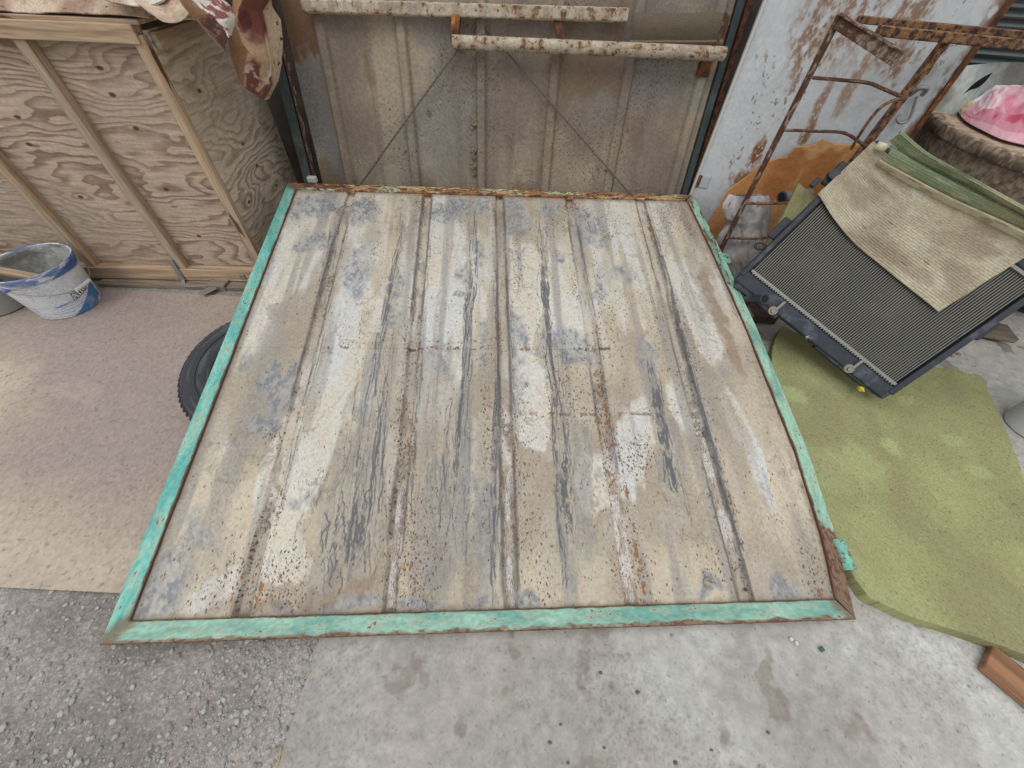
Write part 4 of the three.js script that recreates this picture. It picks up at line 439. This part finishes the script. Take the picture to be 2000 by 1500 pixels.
{
  const lf = poly([[1.165, .06, -.365], [1.13, .06, -.7], [1.17, .06, -1.15], [1.345,.06,-1.503], [1.437,.06,-1.629]]), rt = poly([[1.9, .06, -.02], [1.841,.06,-.452], [2.045,.06,-.782], [2.129,.06,-.948], [2.234,.06,-1.175], [2.292,.06,-1.33]]);
  const far = poly([[1.437,.06,-1.629], [1.657,.06,-1.445], [1.882,.06,-1.384], [2.061,.06,-1.384], [2.181,.06,-1.372], [2.292,.06,-1.33]]), near = poly([[1.165, .06, -.365], [1.183,.06,-.313], [1.285,.06,-.265], [1.446,.06,-.223], [1.57,.06,-.182], [1.9, .06, -.02]]);
  const dx = 1.706, dz = -1.167;
  const g = sheet((s, t) => { const a = lf(t), b = rt(t), c = near(s), d = far(s), n0 = near(0), n1 = near(1), q0 = far(0), q1 = far(1); const p = [0, 1, 2].map((k) => mix(a[k], b[k], s) + mix(c[k], d[k], t) - mix(mix(n0[k], n1[k], s), mix(q0[k], q1[k], s), t));
    const r = Math.hypot((p[0] - dx), (p[2] - dz)); const e = Math.min(s, 1 - s, t, 1 - t); p[1] = .062 + .012 * (fbm(s * 3 + 2, t * 3, 2) - .5) + .003 * (fbm(s * 30, t * 30, 2) - .5) - .036 * Math.exp(-((r / .17) ** 2)) + .0 * e + .02 * ss(.75, 1, s) * ss(.9, .5, t) * fbm(t * 7, 3, 2); const j = .006 * (fbm(t * 40, s * 40, 2) - .5); p[0] += j; p[2] += j; return p; }, 110, 130, .05, 1, 1.1, false, [0, 1, 0]);
  single('foam_mattress', g, foamM, 'large dusty olive green foam slab lying on the concrete right of the gate panel', 'foam slab');
}
// ---------------------------------------------------------------- right hand heap: boards, pipe, bag
{
  const rd = thing('car_radiator', 'black car radiator with fine aluminium tubes leaning over the green foam slab', 'radiator'); setFrame(rd, [1.053,.336,-1.618],[.758,-.306,.576],[.537,.794,-.286],[-.369,.526,.766]);
  const LW = .82, HH = .69, T = .04;
  const al = std({ color: 0x8c8b85, metalness: .35, roughness: .55 }), fin = std({ map: rep(tex(256, 256, (u, v, o) => { set(o, [44, 42, 38]); blend(o, [70, 65, 57], ss(.45, .65, fbm(u * 5, v * 5, 4))); mul(o, .6 + .4 * (Math.sin(v * 402) > 0 ? 1 : .3)); }), 3, 3), roughness: .8 });
  obj('tank', [bar(LW + .02, .07, .06, LW / 2, .028, -.01, 'x', .012), bar(LW * .3, .03, .05, LW * .16, -.012, -.01, 'x', .008), bar(LW * .34, .02, .05, LW * .74, -.006, -.012, 'x', .008)], M.black, rd).userData = { label: 'near plastic tank' };
  obj('tank', bar(LW + .02, .07, .06, LW / 2, HH - .03, -.01, 'x', .012), M.black, rd).userData = { label: 'far plastic tank' };
  obj('header_strip', bar(LW - .03, .013, .05, LW / 2, .071, -.001, 'x', .002), al, rd); obj('header_strip', bar(LW - .03, .013, .05, LW / 2, HH - .073, -.001, 'x', .002), al, rd);
  const cr = []; for (let i = 0; i < 60; i++) cr.push(bar(.006, .006, .006, .03 + i * (LW - .06) / 59, .0625, .024, 'x', .001)); obj('crimp_row', cr, al, rd);
  obj('side_plate', bar(.022, HH - .06, .056, -.002, HH / 2, -.004, 'y', .005), M.black, rd); obj('side_plate', bar(.026, HH - .06, .056, LW + .002, HH / 2, -.004, 'y', .005), M.black, rd);
  obj('fin_core', bar(LW - .03, HH - .16, .03, LW / 2, HH / 2, -.006, 'y', .001), fin, rd);
  const n = 80, tg = bar(.0028, HH - .155, .012, 0, HH / 2, .0085, 'y', .0008); for (let i = 0; i < n; i++) { const k = obj('tube', tg, al, rd); k.position.x = .018 + (LW - .036) * (i + .5) / n; k.name = 'tube_' + String(i).padStart(3, '0'); }
  const [sx, sy] = [.129,-.006]; const nz = obj('hose_neck', [rod([[sx - .035, sy - .04, .0], [sx - .012, sy - .012, .04], [sx + .01, sy + .01, .08]], .021, 16, 16), new THREE.TorusGeometry(.0215, .005, 8, 24).applyQuaternion(new THREE.Quaternion().setFromUnitVectors(new THREE.Vector3(0, 0, 1), new THREE.Vector3(.3, .3, .8).normalize())).translate(sx + .011, sy + .011, .072)], M.black, rd);
  obj('neck_opening', new THREE.CircleGeometry(.016, 20).applyQuaternion(new THREE.Quaternion().setFromUnitVectors(new THREE.Vector3(0, 0, 1), new THREE.Vector3(.3, .3, .8).normalize())).translate(sx + .0135, sy + .0135, .0815), std({ color: 0x111214 }), nz);
  for (const [x, y] of [[.215,-.004], [.63,.006]]) { const b = obj('tank_fitting', new THREE.CylinderGeometry(.019, .021, .012, 20).rotateX(Math.PI / 2).translate(x, y, .024), std({ color: 0x9a9284, metalness: .3, roughness: .6 }), rd); obj('screw', rod([[x, y, .03], [x, y, .04]], .01, 6, 6), al, b); obj('tie_clip', bar(.012, .05, .012, x + .006, y + .034, .028, 'y', .003), al, b); }
  const [yx, yy] = [.73,-.028]; obj('drain_cap', [new THREE.CylinderGeometry(.011, .012, .02, 8).rotateX(Math.PI / 2).translate(yx, yy, .026), new RoundedBoxGeometry(.028, .007, .014, 2, .003).translate(yx, yy, .036)].map((q) => metreUV(q)), std({ color: 0xc9b21c, roughness: .5 }), rd);
  const loop = (x, y, r, a) => { const g = new THREE.TorusGeometry(r, r * .3, 8, 24); g.scale(1, .7, 1); g.rotateZ(a); g.translate(x, y, -.006); return metreUV(g); };
  obj('mount_loop', loop(.825,.171, .017, .4), M.black, rd); obj('mount_loop', loop(-.035, .17, .02, .5), M.black, rd);
  obj('mount_tab', bar(.035, .1, .02, -.03, .27, -.015, 'y', .005), M.black, rd); obj('mount_tab', bar(.02, .16, .02, LW + .02, .16, -.02, 'y', .006), M.black, rd); obj('mount_tab', bar(.03, .09, .03, LW + .026, .42, -.02, 'y', .006), M.black, rd);
  const [fx, fy] = [-.031,.526]; obj('corner_fitting', [rod([[fx - .0, fy, -.02], [fx - .0, fy, .03]], .02, 8, 18), bar(.05, .1, .03, fx + .01, fy + .01, -.01, 'y', .008), bar(.02, .04, .03, fx - .03, fy - .05, -.01, 'y', .004), rod([[fx + .02, fy + .08, 0], [fx + .02, fy + .08, .03]], .012, 8, 12)], M.black, rd);
  const mk = [.409,-.001]; obj('chalk_mark', [rod([[mk[0] - .008, mk[1], .0205], [mk[0] + .008, mk[1] + .004, .0205]], .001, 6, 4), rod([[mk[0] - .004, mk[1] + .008, .0205], [mk[0] + .004, mk[1] - .008, .0205]], .001, 6, 4), rod([[mk[0] - .006, mk[1] - .006, .0205], [mk[0], mk[1] + .01, .0205]], .001, 6, 4)], M.white, rd);

  // floor mat draped over it
  const mat = thing('rubber_backed_mat', 'beige ribbed car mat with green folded edge draped over the black radiator', 'mat'); setFrame(mat, [1.053,.336,-1.618],[.758,-.306,.576],[.537,.794,-.286],[-.369,.526,.766]);
  const mt = tex(1024, 1024, (u, v, o) => { const n = fbm(u * 5, v * 5, 5), ln = Math.abs(((v * 34) % 1) - .5), d = Math.sin(u * 620) > -.2 ? 1 : 0; set(o, [184, 172, 148]); blend(o, [196, 187, 164], ss(.46, .66, n)); blend(o, [158, 144, 124], .7 * ss(.5, .3, n)); blend(o, [146, 130, 112], .5 * ss(.5, .7, fbm(u * 4 + 7, v * 6, 5))); blend(o, [96, 88, 72], .75 * ss(.1, .03, ln) * d); for (const [a, b] of [[.42, .42], [.72, .3], [.66, .16], [.36, .2]]) blend(o, [84, 74, 62], .8 * ss(1.1, .8, Math.hypot((u - a) / .022, (v - b) / .005))); mul(o, .88 + .24 * fbm(u * 90, v * 90, 2)); });
  const mb = grey(1024, 1024, (u, v) => .7 * Math.sqrt(Math.abs(Math.sin(v * 34 * Math.PI))) + .3 * fbm(u * 120, v * 120, 2));
  const b0 = curve([[-.022,.439,.028],[.106,.402,.028],[.219,.381,.029],[.371,.374,.028],[.526,.369,.028],[.66,.365,.028]]), b1 = curve([[-.015,.676,.03],[.131,.663,.03],[.291,.666,.03],[.431,.682,.03],[.555,.697,.03],[.693,.714,.03]]);
  obj('mat_flap', sheet((s, t) => { const p = lerp3(b0(s), b1(s), t); p[2] += .012 * (fbm(s * 4, t * 4, 3) - .3) + .012 * Math.sin(t * 3.1) * Math.sin(s * 3.1); return p; }, 90, 90, .006, 1, 1), std({ map: mt, bumpMap: mb, bumpScale: .004, roughness: 1 }), mat);
  const cream = std({ map: rep(tex(256, 256, (u, v, o) => { set(o, [204, 196, 168]); blend(o, [168, 152, 126], ss(.48, .66, fbm(u * 6, v * 6, 4))); mul(o, .88 + .24 * fbm(u * 60, v * 60, 2)); }), 2, 1), roughness: 1 });
  const green = std({ map: tex(512, 256, (u, v, o) => { const n = fbm(u * 8, v * 5, 4), ln = Math.abs(((v * 7) % 1) - .5); set(o, [138, 150, 118]); blend(o, [168, 172, 142], ss(.5, .66, n)); blend(o, [96, 108, 84], ss(.12, .02, ln) * .7); blend(o, [170, 160, 132], ss(.5, .8, u) * .6); mul(o, .86 + .28 * fbm(u * 90, v * 60, 2)); }), roughness: 1 });
  const strip = (name, lo, up, n, dep, m, w0) => { const A = curve(lo), B = curve(up); obj(name, sheet((s, t) => { const p = lerp3(A(s), B(s), t); p[2] += dep * Math.sin(t * Math.PI) + .004 * Math.abs(Math.sin(t * Math.PI * n)) + w0 * t; return p; }, 60, 40, .005), m, mat); };
  strip('cream_fold', [[.053,.617,.04],[.168,.626,.04],[.315,.64,.04],[.448,.66,.04],[.563,.675,.04],[.728,.695,.04]], [[.05,.632,.05],[.16,.644,.05],[.301,.658,.05],[.43,.678,.05],[.538,.696,.05],[.689,.718,.05]], 1, .025, cream, 0);
  strip('green_fold', [[.061,.628,.062],[.172,.641,.062],[.302,.656,.062],[.426,.674,.062],[.532,.693,.062],[.68,.717,.062]], [[.04,.68,.07],[.16,.685,.07],[.27,.696,.07],[.388,.708,.07],[.506,.717,.07],[.661,.725,.07]], 7, .03, green, .0);
  strip('green_fold', [[.022,.682,.08],[.142,.676,.08],[.247,.691,.08],[.362,.705,.08],[.477,.716,.08],[.646,.729,.08]], [[.023,.718,.09],[.13,.709,.09],[.202,.705,.089],[.328,.71,.09],[.448,.715,.091],[.631,.735,.09]], 4, .045, green, 0);
  obj('rolled_corner', rod([[.003,.664,.05], [.038,.672,.055]], .014, 10, 12), cream, mat);
  // second foam piece behind it
  const [wx, wy] = [-.108,.465]; const fg = sheet((s, t) => [mix(mix(.06, wx, t), wx + .3, s), mix(.05, wy, t) - s * .02, -.09 - .004 * fbm(s * 4, t * 4, 2)], 20, 40, .045, .4, .5); const fs = single('foam_offcut', fg, foamM, 'narrow upright green foam offcut standing behind the left edge of the radiator', 'foam offcut'); setFrame(fs, [1.053,.336,-1.618],[.758,-.306,.576],[.537,.794,-.286],[-.369,.526,.766]);
}
{
  // hardboard with a broken edge, parallel to the door
  const pts = [[.171,.501],[.216,.57],[.256,.627],[.298,.673],[.331,.688],[.367,.702],[.375,.729],[.382,.746],[.421,.758],[.458,.77],[.473,.794],[.539,.782],[.585,.786],[.653,.798]], sh = new THREE.Shape(); sh.moveTo(pts[0][0] - .05, .1); sh.lineTo(pts[0][0], pts[0][1]); for (const p of pts.slice(1)) sh.lineTo(p[0], p[1]); sh.lineTo(pts[pts.length - 1][0], .02); sh.lineTo(pts[0][0], .02);
  const g = metreUV(new THREE.ExtrudeGeometry(sh, { depth: .012, bevelEnabled: true, bevelSize: .0015, bevelThickness: .0015, bevelSegments: 1 })); g.translate(0, 0, .058);
  const k = single('hardboard_offcut', g, std({ map: rep(tex(512, 512, (u, v, o) => { set(o, [196, 138, 84]); blend(o, [170, 110, 62], ss(.45, .65, fbm(u * 4, v * 4, 4))); blend(o, [206, 158, 108], ss(.48, .36, fbm(u * 5 + 9, v * 5, 4))); mul(o, .9 + .2 * fbm(u * 80, v * 80, 3)); }), 1, 1), roughness: .75 }), 'orange brown hardboard piece with a jagged top edge leaning on the blue door', 'hardboard'); setFrame(k, [.98,0,-2.33],[.959,0,.283],[0,1,0],[-.283,0,.959]);
  // crumpled grey bag at the foot of it
  const bm = std({ map: rep(tex(512, 512, (u, v, o) => { const n = fbm(u * 6, v * 6, 5); set(o, [176, 172, 172]); blend(o, [200, 196, 198], ss(.5, .66, n)); blend(o, [150, 147, 149], ss(.45, .3, n)); blend(o, [150, 100, 96], .6 * ss(.7, .76, fbm(u * 9 + 3, v * 9, 2))); }), 1, 1), roughness: .6, bumpMap: rep(grey(512, 512, (u, v) => .6 * ridge(u * 5, v * 6, 4) + .4 * fbm(u * 20, v * 20, 3)), 1, 1), bumpScale: .006 });
  const P0 = curve([[1.057,.554,-2.06],[1.052,.49,-2.06],[1.089,.429,-2.06],[1.119,.387,-2.06],[1.104,.321,-2.06],[1.12,.233,-2.06],[1.216,.138,-2.06],[1.322,-.001,-2.06]]), P1 = curve([[1.257,.555,-2.06],[1.298,.51,-2.06],[1.329,.443,-2.06],[1.357,.372,-2.06],[1.378,.313,-2.06],[1.4,.25,-2.06],[1.394,.184,-2.06],[1.492,.01,-2.06]]);
  const bg = (sg) => (s, t) => { const p = lerp3(P0(t), P1(t), s), e = Math.sin(s * Math.PI) ** .6 * Math.min(1, 2.5 * t + .25); p[2] += sg * (.035 + .06 * fbm(t * 3, 3, 2)) * e + .045 * (ridge(s * 1.3 + t * .7, t * 1.6 - s * .8, 1) - .6) * e + .01 * (fbm(s * 7, t * 9, 2) - .5); p[1] += .02 * (fbm(s * 6 + 9, t * 2, 3) - .5); return p; };
  const b1 = sheet(bg(1), 60, 70, 0), b2 = sheet(bg(-.5), 60, 70, 0); single('plastic_bag', [b1, b2].map((q) => q.toNonIndexed()), bm, 'crumpled grey white plastic bag at the foot of the blue door behind the rusty post', 'plastic bag');
  const pp = thing('black_pipe', 'short dark pipe stub poking out between hardboard and green foam offcut', 'pipe'); const A = [1.293,.573,-2], B = [1.443,.579,-2.04]; obj('pipe_wall', rod([A, B], .027, 10, 20), std({ color: 0x6e6c6a, roughness: .7 }), pp); const dd = V(B).sub(V(A)).normalize(), ri = new THREE.TorusGeometry(.026, .005, 8, 24); ri.applyQuaternion(new THREE.Quaternion().setFromUnitVectors(new THREE.Vector3(0, 0, 1), dd)); ri.translate(...A); obj('pipe_lip', metreUV(ri), M.black, pp); const ho = new THREE.CircleGeometry(.022, 20).applyQuaternion(new THREE.Quaternion().setFromUnitVectors(new THREE.Vector3(0, 0, 1), dd.clone().negate())); ho.translate(A[0] - dd.x * .002, A[1] - dd.y * .002, A[2] - dd.z * .002); obj('pipe_bore', ho, std({ color: 0x0e0e0e }), pp);
}
{ // rusty welded frame
  const fr = thing('hand_trolley', 'rusty welded steel trolley frame with thin rungs standing in front of the blue door', 'steel frame');
  const z0 = -1.98, pt = [1.12,1.232,-1.98], pb = [1.109,.318,-1.98]; pb[1] = 0; pb[0] = pt[0] - .012;
  obj('upright', beam([pb[0], .0, z0], pt, .02, .022, .005, [0, 0, 1]), M.thinRust, fr).userData = { label: 'thin left upright' };
  const tA = [1.53,1.186,-1.95], tB = [1.491,.825,-1.95]; tB[0] += (tB[0] - tA[0]) * 1.2; tB[1] += (tB[1] - tA[1]) * 1.2; obj('upright', beam(tB, tA, .029, .029, .006, [0, 0, 1]), M.rustBar, fr).userData = { label: 'thick right upright' };
  const cA = [1.112,1.235,-1.975], cB = [1.311,1.16,-1.82]; obj('top_angle', [beam(cA, cB, .045, .005, .001), beam([cA[0], cA[1] - .02, cA[2] + .01], [cB[0] - .012, cB[1] - .02, cB[2] + .01], .005, .04, .001)], M.thinRust, fr);
  obj('top_rail', beam([1.215,1.218,-2.02], [1.895,1.203,-1.98], .026, .022, .004), M.rustBar, fr); obj('top_rail', beam([1.251,1.2,-1.93], [1.877,1.181,-1.93], .03, .03, .005), M.rustBar, fr);
  obj('rung', rod([[1.131,1.05,-1.97],[1.239,1.048,-1.97],[1.359,1.044,-1.96],[1.399,1.035,-1.94],[1.427,1.029,-1.9],[1.477,1.017,-1.89]], .0062, 50, 8), M.thinRust, fr);
  obj('rung', rod([[1.478,1.016,-1.89],[1.43,1.011,-1.88],[1.399,.986,-1.88],[1.393,.919,-1.89],[1.403,.829,-1.9]], .0062, 50, 8), M.rustBar, fr);
  obj('rung', rod([[1.12,.868,-1.97],[1.25,.87,-1.97],[1.371,.874,-1.95],[1.412,.862,-1.92],[1.469,.837,-1.91]], .0062, 50, 8), M.thinRust, fr);
  obj('rung', rod([[1.118,.549,-1.97],[1.223,.553,-1.97],[1.332,.564,-1.97]], .0065, 20, 8), M.rustBar, fr); obj('rung', rod([[1.118,.363,-1.97],[1.243,.367,-1.97],[1.319,.378,-1.97]], .006, 20, 8), M.rustBar, fr);
}
{ // big rusty tank with a bag on its lid
  const dr = thing('rusty_tank', 'wide round rusty metal tank with a dusty recessed lid at the right', 'tank'); dr.position.set(2.56, 0, -1.955); const R = .7, H = .9;
  const L = (pts) => new THREE.LatheGeometry(pts.map((p) => new THREE.Vector2(...p)), 140);
  const uvm = (g, h) => { const uv = g.attributes.uv; for (let i = 0; i < uv.count; i++) uv.setXY(i, uv.getX(i) * 4, uv.getY(i) * h); return g; };
  const bt = tex(1024, 1024, (u, v, o) => { const n = fbm(u * 6, v * 6, 5), f = fbm(u * 70, v * 60, 3), s = fbm(u * 90, v * 60, 3); set(o, [146, 130, 114]); blend(o, [120, 102, 86], ss(.46, .62, s)); blend(o, [168, 152, 132], ss(.5, .36, s) * ss(.4, .6, n)); blend(o, [100, 76, 62], ss(.55, .7, n) * .7); mul(o, .78 + .44 * f); });
  const wm = std({ map: bt, bumpMap: grey(512, 512, (u, v) => fbm(u * 90, v * 60, 4)), bumpScale: .003, roughness: 1 });
  obj('tank_wall', uvm(L([[.24, 0], [.24, .2], [R * .55, .42], [R * .93, .62], [R * .975, .68], [R * .985, H - .05]]), .9), wm, dr);
  obj('rim', uvm(L([[R * .985, H - .05], [R + .004, H - .045], [R + .008, H - .02], [R + .008, H - .004], [R, H], [R - .02, H], [R - .026, H - .006], [R - .03, H - .022]]), .1), wm, dr);
  obj('lid', uvm(L([[R - .03, H - .022], [R - .1, H - .028], [0, H - .03]]), .7), std({ map: rep(tex(512, 512, (u, v, o) => { set(o, [170, 148, 128]); blend(o, [136, 108, 90], ss(.46, .64, fbm(u * 6, v * 6, 4))); mul(o, .82 + .36 * fbm(u * 60, v * 60, 3)); }), 1, 1), roughness: 1 }), dr);
  // red and white bag
  const cv = document.createElement('canvas'); cv.width = 1024; cv.height = 512; const c = cv.getContext('2d'); c.fillStyle = '#dedce0'; c.fillRect(0, 0, 1024, 512); c.fillStyle = '#bfa766'; c.beginPath(); c.moveTo(20, 512); c.lineTo(60, 260); c.lineTo(200, 110); c.lineTo(200, 512); c.fill(); c.fillStyle = '#d68496'; c.beginPath(); c.moveTo(120, 512); c.lineTo(130, 300); c.lineTo(240, 190); c.lineTo(480, 170); c.lineTo(1024, 190); c.lineTo(1024, 512); c.fill(); c.fillStyle = '#c4506a'; c.beginPath(); c.moveTo(130, 300); c.quadraticCurveTo(400, 330, 1024, 300); c.lineTo(1024, 400); c.quadraticCurveTo(400, 420, 124, 390); c.fill();
  c.save(); c.translate(230, 345); c.rotate(-.2); c.font = 'italic bold 190px serif'; c.fillStyle = '#ecc4ce'; c.fillText('98', 0, 0); c.restore(); c.font = 'bold 30px sans-serif'; c.fillStyle = '#dfa0b0'; c.save(); c.translate(150, 400); c.rotate(.7); c.fillText('HUGE', 0, 0); c.restore();
  const D = c.getImageData(0, 0, 1024, 512).data; const pm = tex(1024, 512, (u, v, o) => { const i = ((((1 - Math.pow(v, .5)) * 511) | 0) * 1024 + ((u * 1023) | 0)) * 4; set(o, [D[i], D[i + 1], D[i + 2]]); blend(o, [216, 208, 212], .75 * ss(.5, .75, ridge(u * 9, v * 7, 3)) * .6); }, true, THREE.ClampToEdgeWrapping);
  const lo = curve([[2.156,.885,-2.398],[2.058,.885,-2.199],[2.038,.885,-2.076],[2.042,.885,-1.947],[2.101,.885,-1.885],[2.206,.885,-1.81]]), up = curve([[2.181,.9,-2.446],[2.365,.9,-2.592],[2.602,.9,-2.759],[2.923,.9,-2.98],[3.263,.9,-3.2],[3.703,.9,-3.433]]);
  single('carrier_bag', sheet((s, t) => { const p = lerp3(lo(s), up(s), t), e = Math.sin(t * Math.PI) ** .8 * Math.min(1, s * 3 + .08); p[1] += (.05 + .07 * s) * e + .06 * e * (ridge(s * 3.4 + t, t * 2.4 - s + 2, 3) - .55) + .02 * (fbm(s * 14, t * 9, 3) - .5) * e; p[2] += .05 * (fbm(s * 6, t * 5, 3) - .5) * e; return p; }, 120, 90, .003), std({ map: pm, roughness: .4, bumpMap: grey(256, 256, (u, v) => ridge(u * 7, v * 5, 4)), bumpScale: .008 }), 'red and white plastic bag with pale lettering lying on the rusty tank', 'plastic bag');
  // grey sheeting behind
  const tm = std({ map: rep(tex(512, 512, (u, v, o) => { const n = fbm(u * 8 + v * 3, v * 5 - u * 3, 5); set(o, [136, 146, 144]); blend(o, [166, 172, 168], ss(.5, .66, n)); blend(o, [96, 106, 114], ss(.48, .32, n)); blend(o, [128, 118, 100], .4 * ss(.55, .7, fbm(u * 5 + 9, v * 5, 4))); mul(o, .88 + .24 * fbm(u * 60, v * 60, 3)); }), 1.5, 1), roughness: .8 });
  const ta = thing('grey_tarpaulin', 'mottled grey green sheeting with a torn hole hanging behind the rusty tank', 'tarpaulin'); const q = (s, t) => [mix(1.8, 4.2, s), t * (1.02 + .24 * s), -2.22 - .55 * t * .5 + .4 * s - .05 * Math.sin(s * 30 + t * 9) * .6 + .06 * (ridge(s * 4 + t * 2, t * 3 - s * 2, 3) - .5)];
  obj('cloth', sheet(q, 120, 60, .004, 2, 1), tm, ta);
  const hp = [1.99,1.021,-2.3]; const hs = new THREE.Shape(); hs.moveTo(-.03, -.045); hs.quadraticCurveTo(-.03, .01, .022, .04); hs.quadraticCurveTo(.03, -.01, .0, -.02); hs.quadraticCurveTo(-.02, -.02, -.03, -.045); const hg = new THREE.ShapeGeometry(hs, 8); hg.translate(hp[0], hp[1], -2.2); obj('torn_hole', hg, std({ color: 0x0b0b0b, roughness: 1 }), ta);
  single('ribbed_sheet', sheet((s, t) => [mix(1.7, 4.4, s), 1.0 + t * 1.0, -2.62 - .05 * t + .35 * s + .012 * Math.sin(t * 190)], 20, 240, .003), std({ color: 0x59605f, roughness: .7 }), 'dark finely ribbed sheet showing above the grey sheeting in the far right corner', 'ribbed sheet');
}
{ // low odds and ends at the right
  single('dark_plank', bar(.5, .05, .16, 1.2, .04, -1.78, 'x'), M.darkPlank, 'dark dusty plank on the ground beneath the left corner of the radiator', 'plank');
  single('support_block', bar(.12, .25, .3, 1.06, .135, -1.6, 'z'), M.darkPlank, 'dark timber block under the right edge of the gate panel by the radiator corner', 'timber block');
  single('grey_plank', beam([2.434,.05,-1.767], [2.732,.05,-1.689], .13, .03), M.oldPlank, 'grey weathered plank end on the concrete right of the radiator', 'plank');
  single('brown_plank', beam([1.479,.03,-.176], [1.739,.03,.152], .1, .024, .005), M.plank, 'reddish brown wooden slat poking out from under the near edge of the foam slab', 'slat');
  const tb = thing('white_tub', 'white plastic tub standing on the concrete at the right edge', 'tub'); tb.position.set(2.368,.014,-1.07); const L = (pts) => new THREE.LatheGeometry(pts.map((p) => new THREE.Vector2(...p)), 60); const wm = std({ color: 0xbdbfbe, roughness: .5 }); obj('tub_wall', L([[0, 0], [.095, 0], [.1, .008], [.105, .26], [.098, .26], [.094, .01]]), wm, tb); obj('tub_rim', L([[.105, .25], [.112, .252], [.112, .264], [.098, .264]]), wm, tb);
  const hs = thing('black_hose', 'coiled black rubber hose heap beside the right edge of the radiator', 'hose'); const bp = gnd0(); function gnd0() { return [3.078,.05,-2.023]; }
  for (let k = 0; k < 4; k++) { const pts = []; for (let i = 0; i <= 14; i++) { const a = i / 14 * 5.4 + k; pts.push([bp[0] + .06 + (.13 + .02 * k) * Math.cos(a), .03 + k * .03 + .01 * Math.sin(a * 2 + k), bp[2] + .0 + (.1 + .015 * k) * Math.sin(a)]); } obj('hose_loop', rod(pts, .017, 60, 10), M.black, hs); }
  obj('hose_end', rod([[bp[0] - .03, .05, bp[2] + .02], [bp[0] + .12, .13, bp[2] - .05]], .012, 10, 10), M.oldPlank, hs);
  const rb = [2.338,.02,-1.538]; for (let i = 0; i < 6; i++) { const k = lump(rr(.008, .018), 1.2, .5, 1, .4, 1); k.translate(rb[0] + rr(-.08, .08), .016, rb[2] + rr(-.05, .05)); single('concrete_crumb', k, M.mud, 'pale crumb of broken concrete between radiator and far edge of the foam slab', 'concrete crumb', 'concrete crumbs by the foam slab'); }
  const dk = std({ color: 0x55585a, roughness: .7 }); const st0 = [[.304,.016,-.084],[.405,.016,-.044],[.153,.016,.071],[.183,.016,.034],[.583,.016,.068],[.749,.016,.026],[.297,.016,.075],[.2,.016,.108],[.481,.016,.096],[.843,.016,.003],[.813,.016,-.047],[1.071,.016,0],[1.078,.016,.048],[.42,.016,.103]];
  st0.slice(0, 9).forEach((p, i) => { const k = lump(rr(.0028, .0058), 1.2, .6, .8, .5, 1); k.translate(p[0], .015, p[2]); single('dark_pebble', k, dk, 'small dark pebble lying on the bare concrete slab in the foreground', 'pebble', 'dark pebbles on the concrete slab'); });
  const ch = metreUV(new RoundedBoxGeometry(.014, .006, .012, 2, .002)); ch.rotateY(.5); const gp = [.987,.02,-.172]; ch.translate(...gp); single('green_chip', ch, std({ color: 0x35544c, roughness: .5 }), 'small dark green chip on the concrete near the right corner of the gate panel', 'chip');
  for (const [i, p] of [[0, [.905,.018,-.194]], [1, [.917,.018,-.184]]]) { const k = lump(.006, 1, .7, 1, .3, 1); k.translate(...p); single('white_pebble', k, M.white, i ? 'nearer of two tiny white pebbles by the right corner of the gate panel' : 'farther of two tiny white pebbles by the right corner of the gate panel', 'pebble'); }
  const sm = std({ color: 0xb39a70, roughness: .9 }); const straw = (a, m, b) => rod([a, m, b], .0016, 16, 5);
  single('dry_straw', straw([-.545,.01,-.028], [-.535,.014,-.037], [-.528,.016,-.049]), sm, 'short pale straw at the slab edge just below the gate panel', 'straw'); single('dry_straw', [straw([-.539,.008,.14], [-.531,.014,.118], [-.524,.012,.099]), straw([-.542,.008,.147], [-.54,.012,.128], [-.545,.008,.111])], sm, 'long dry straw along the slab edge at the bottom of the view', 'straw');
}
renderer.render(scene, camera);
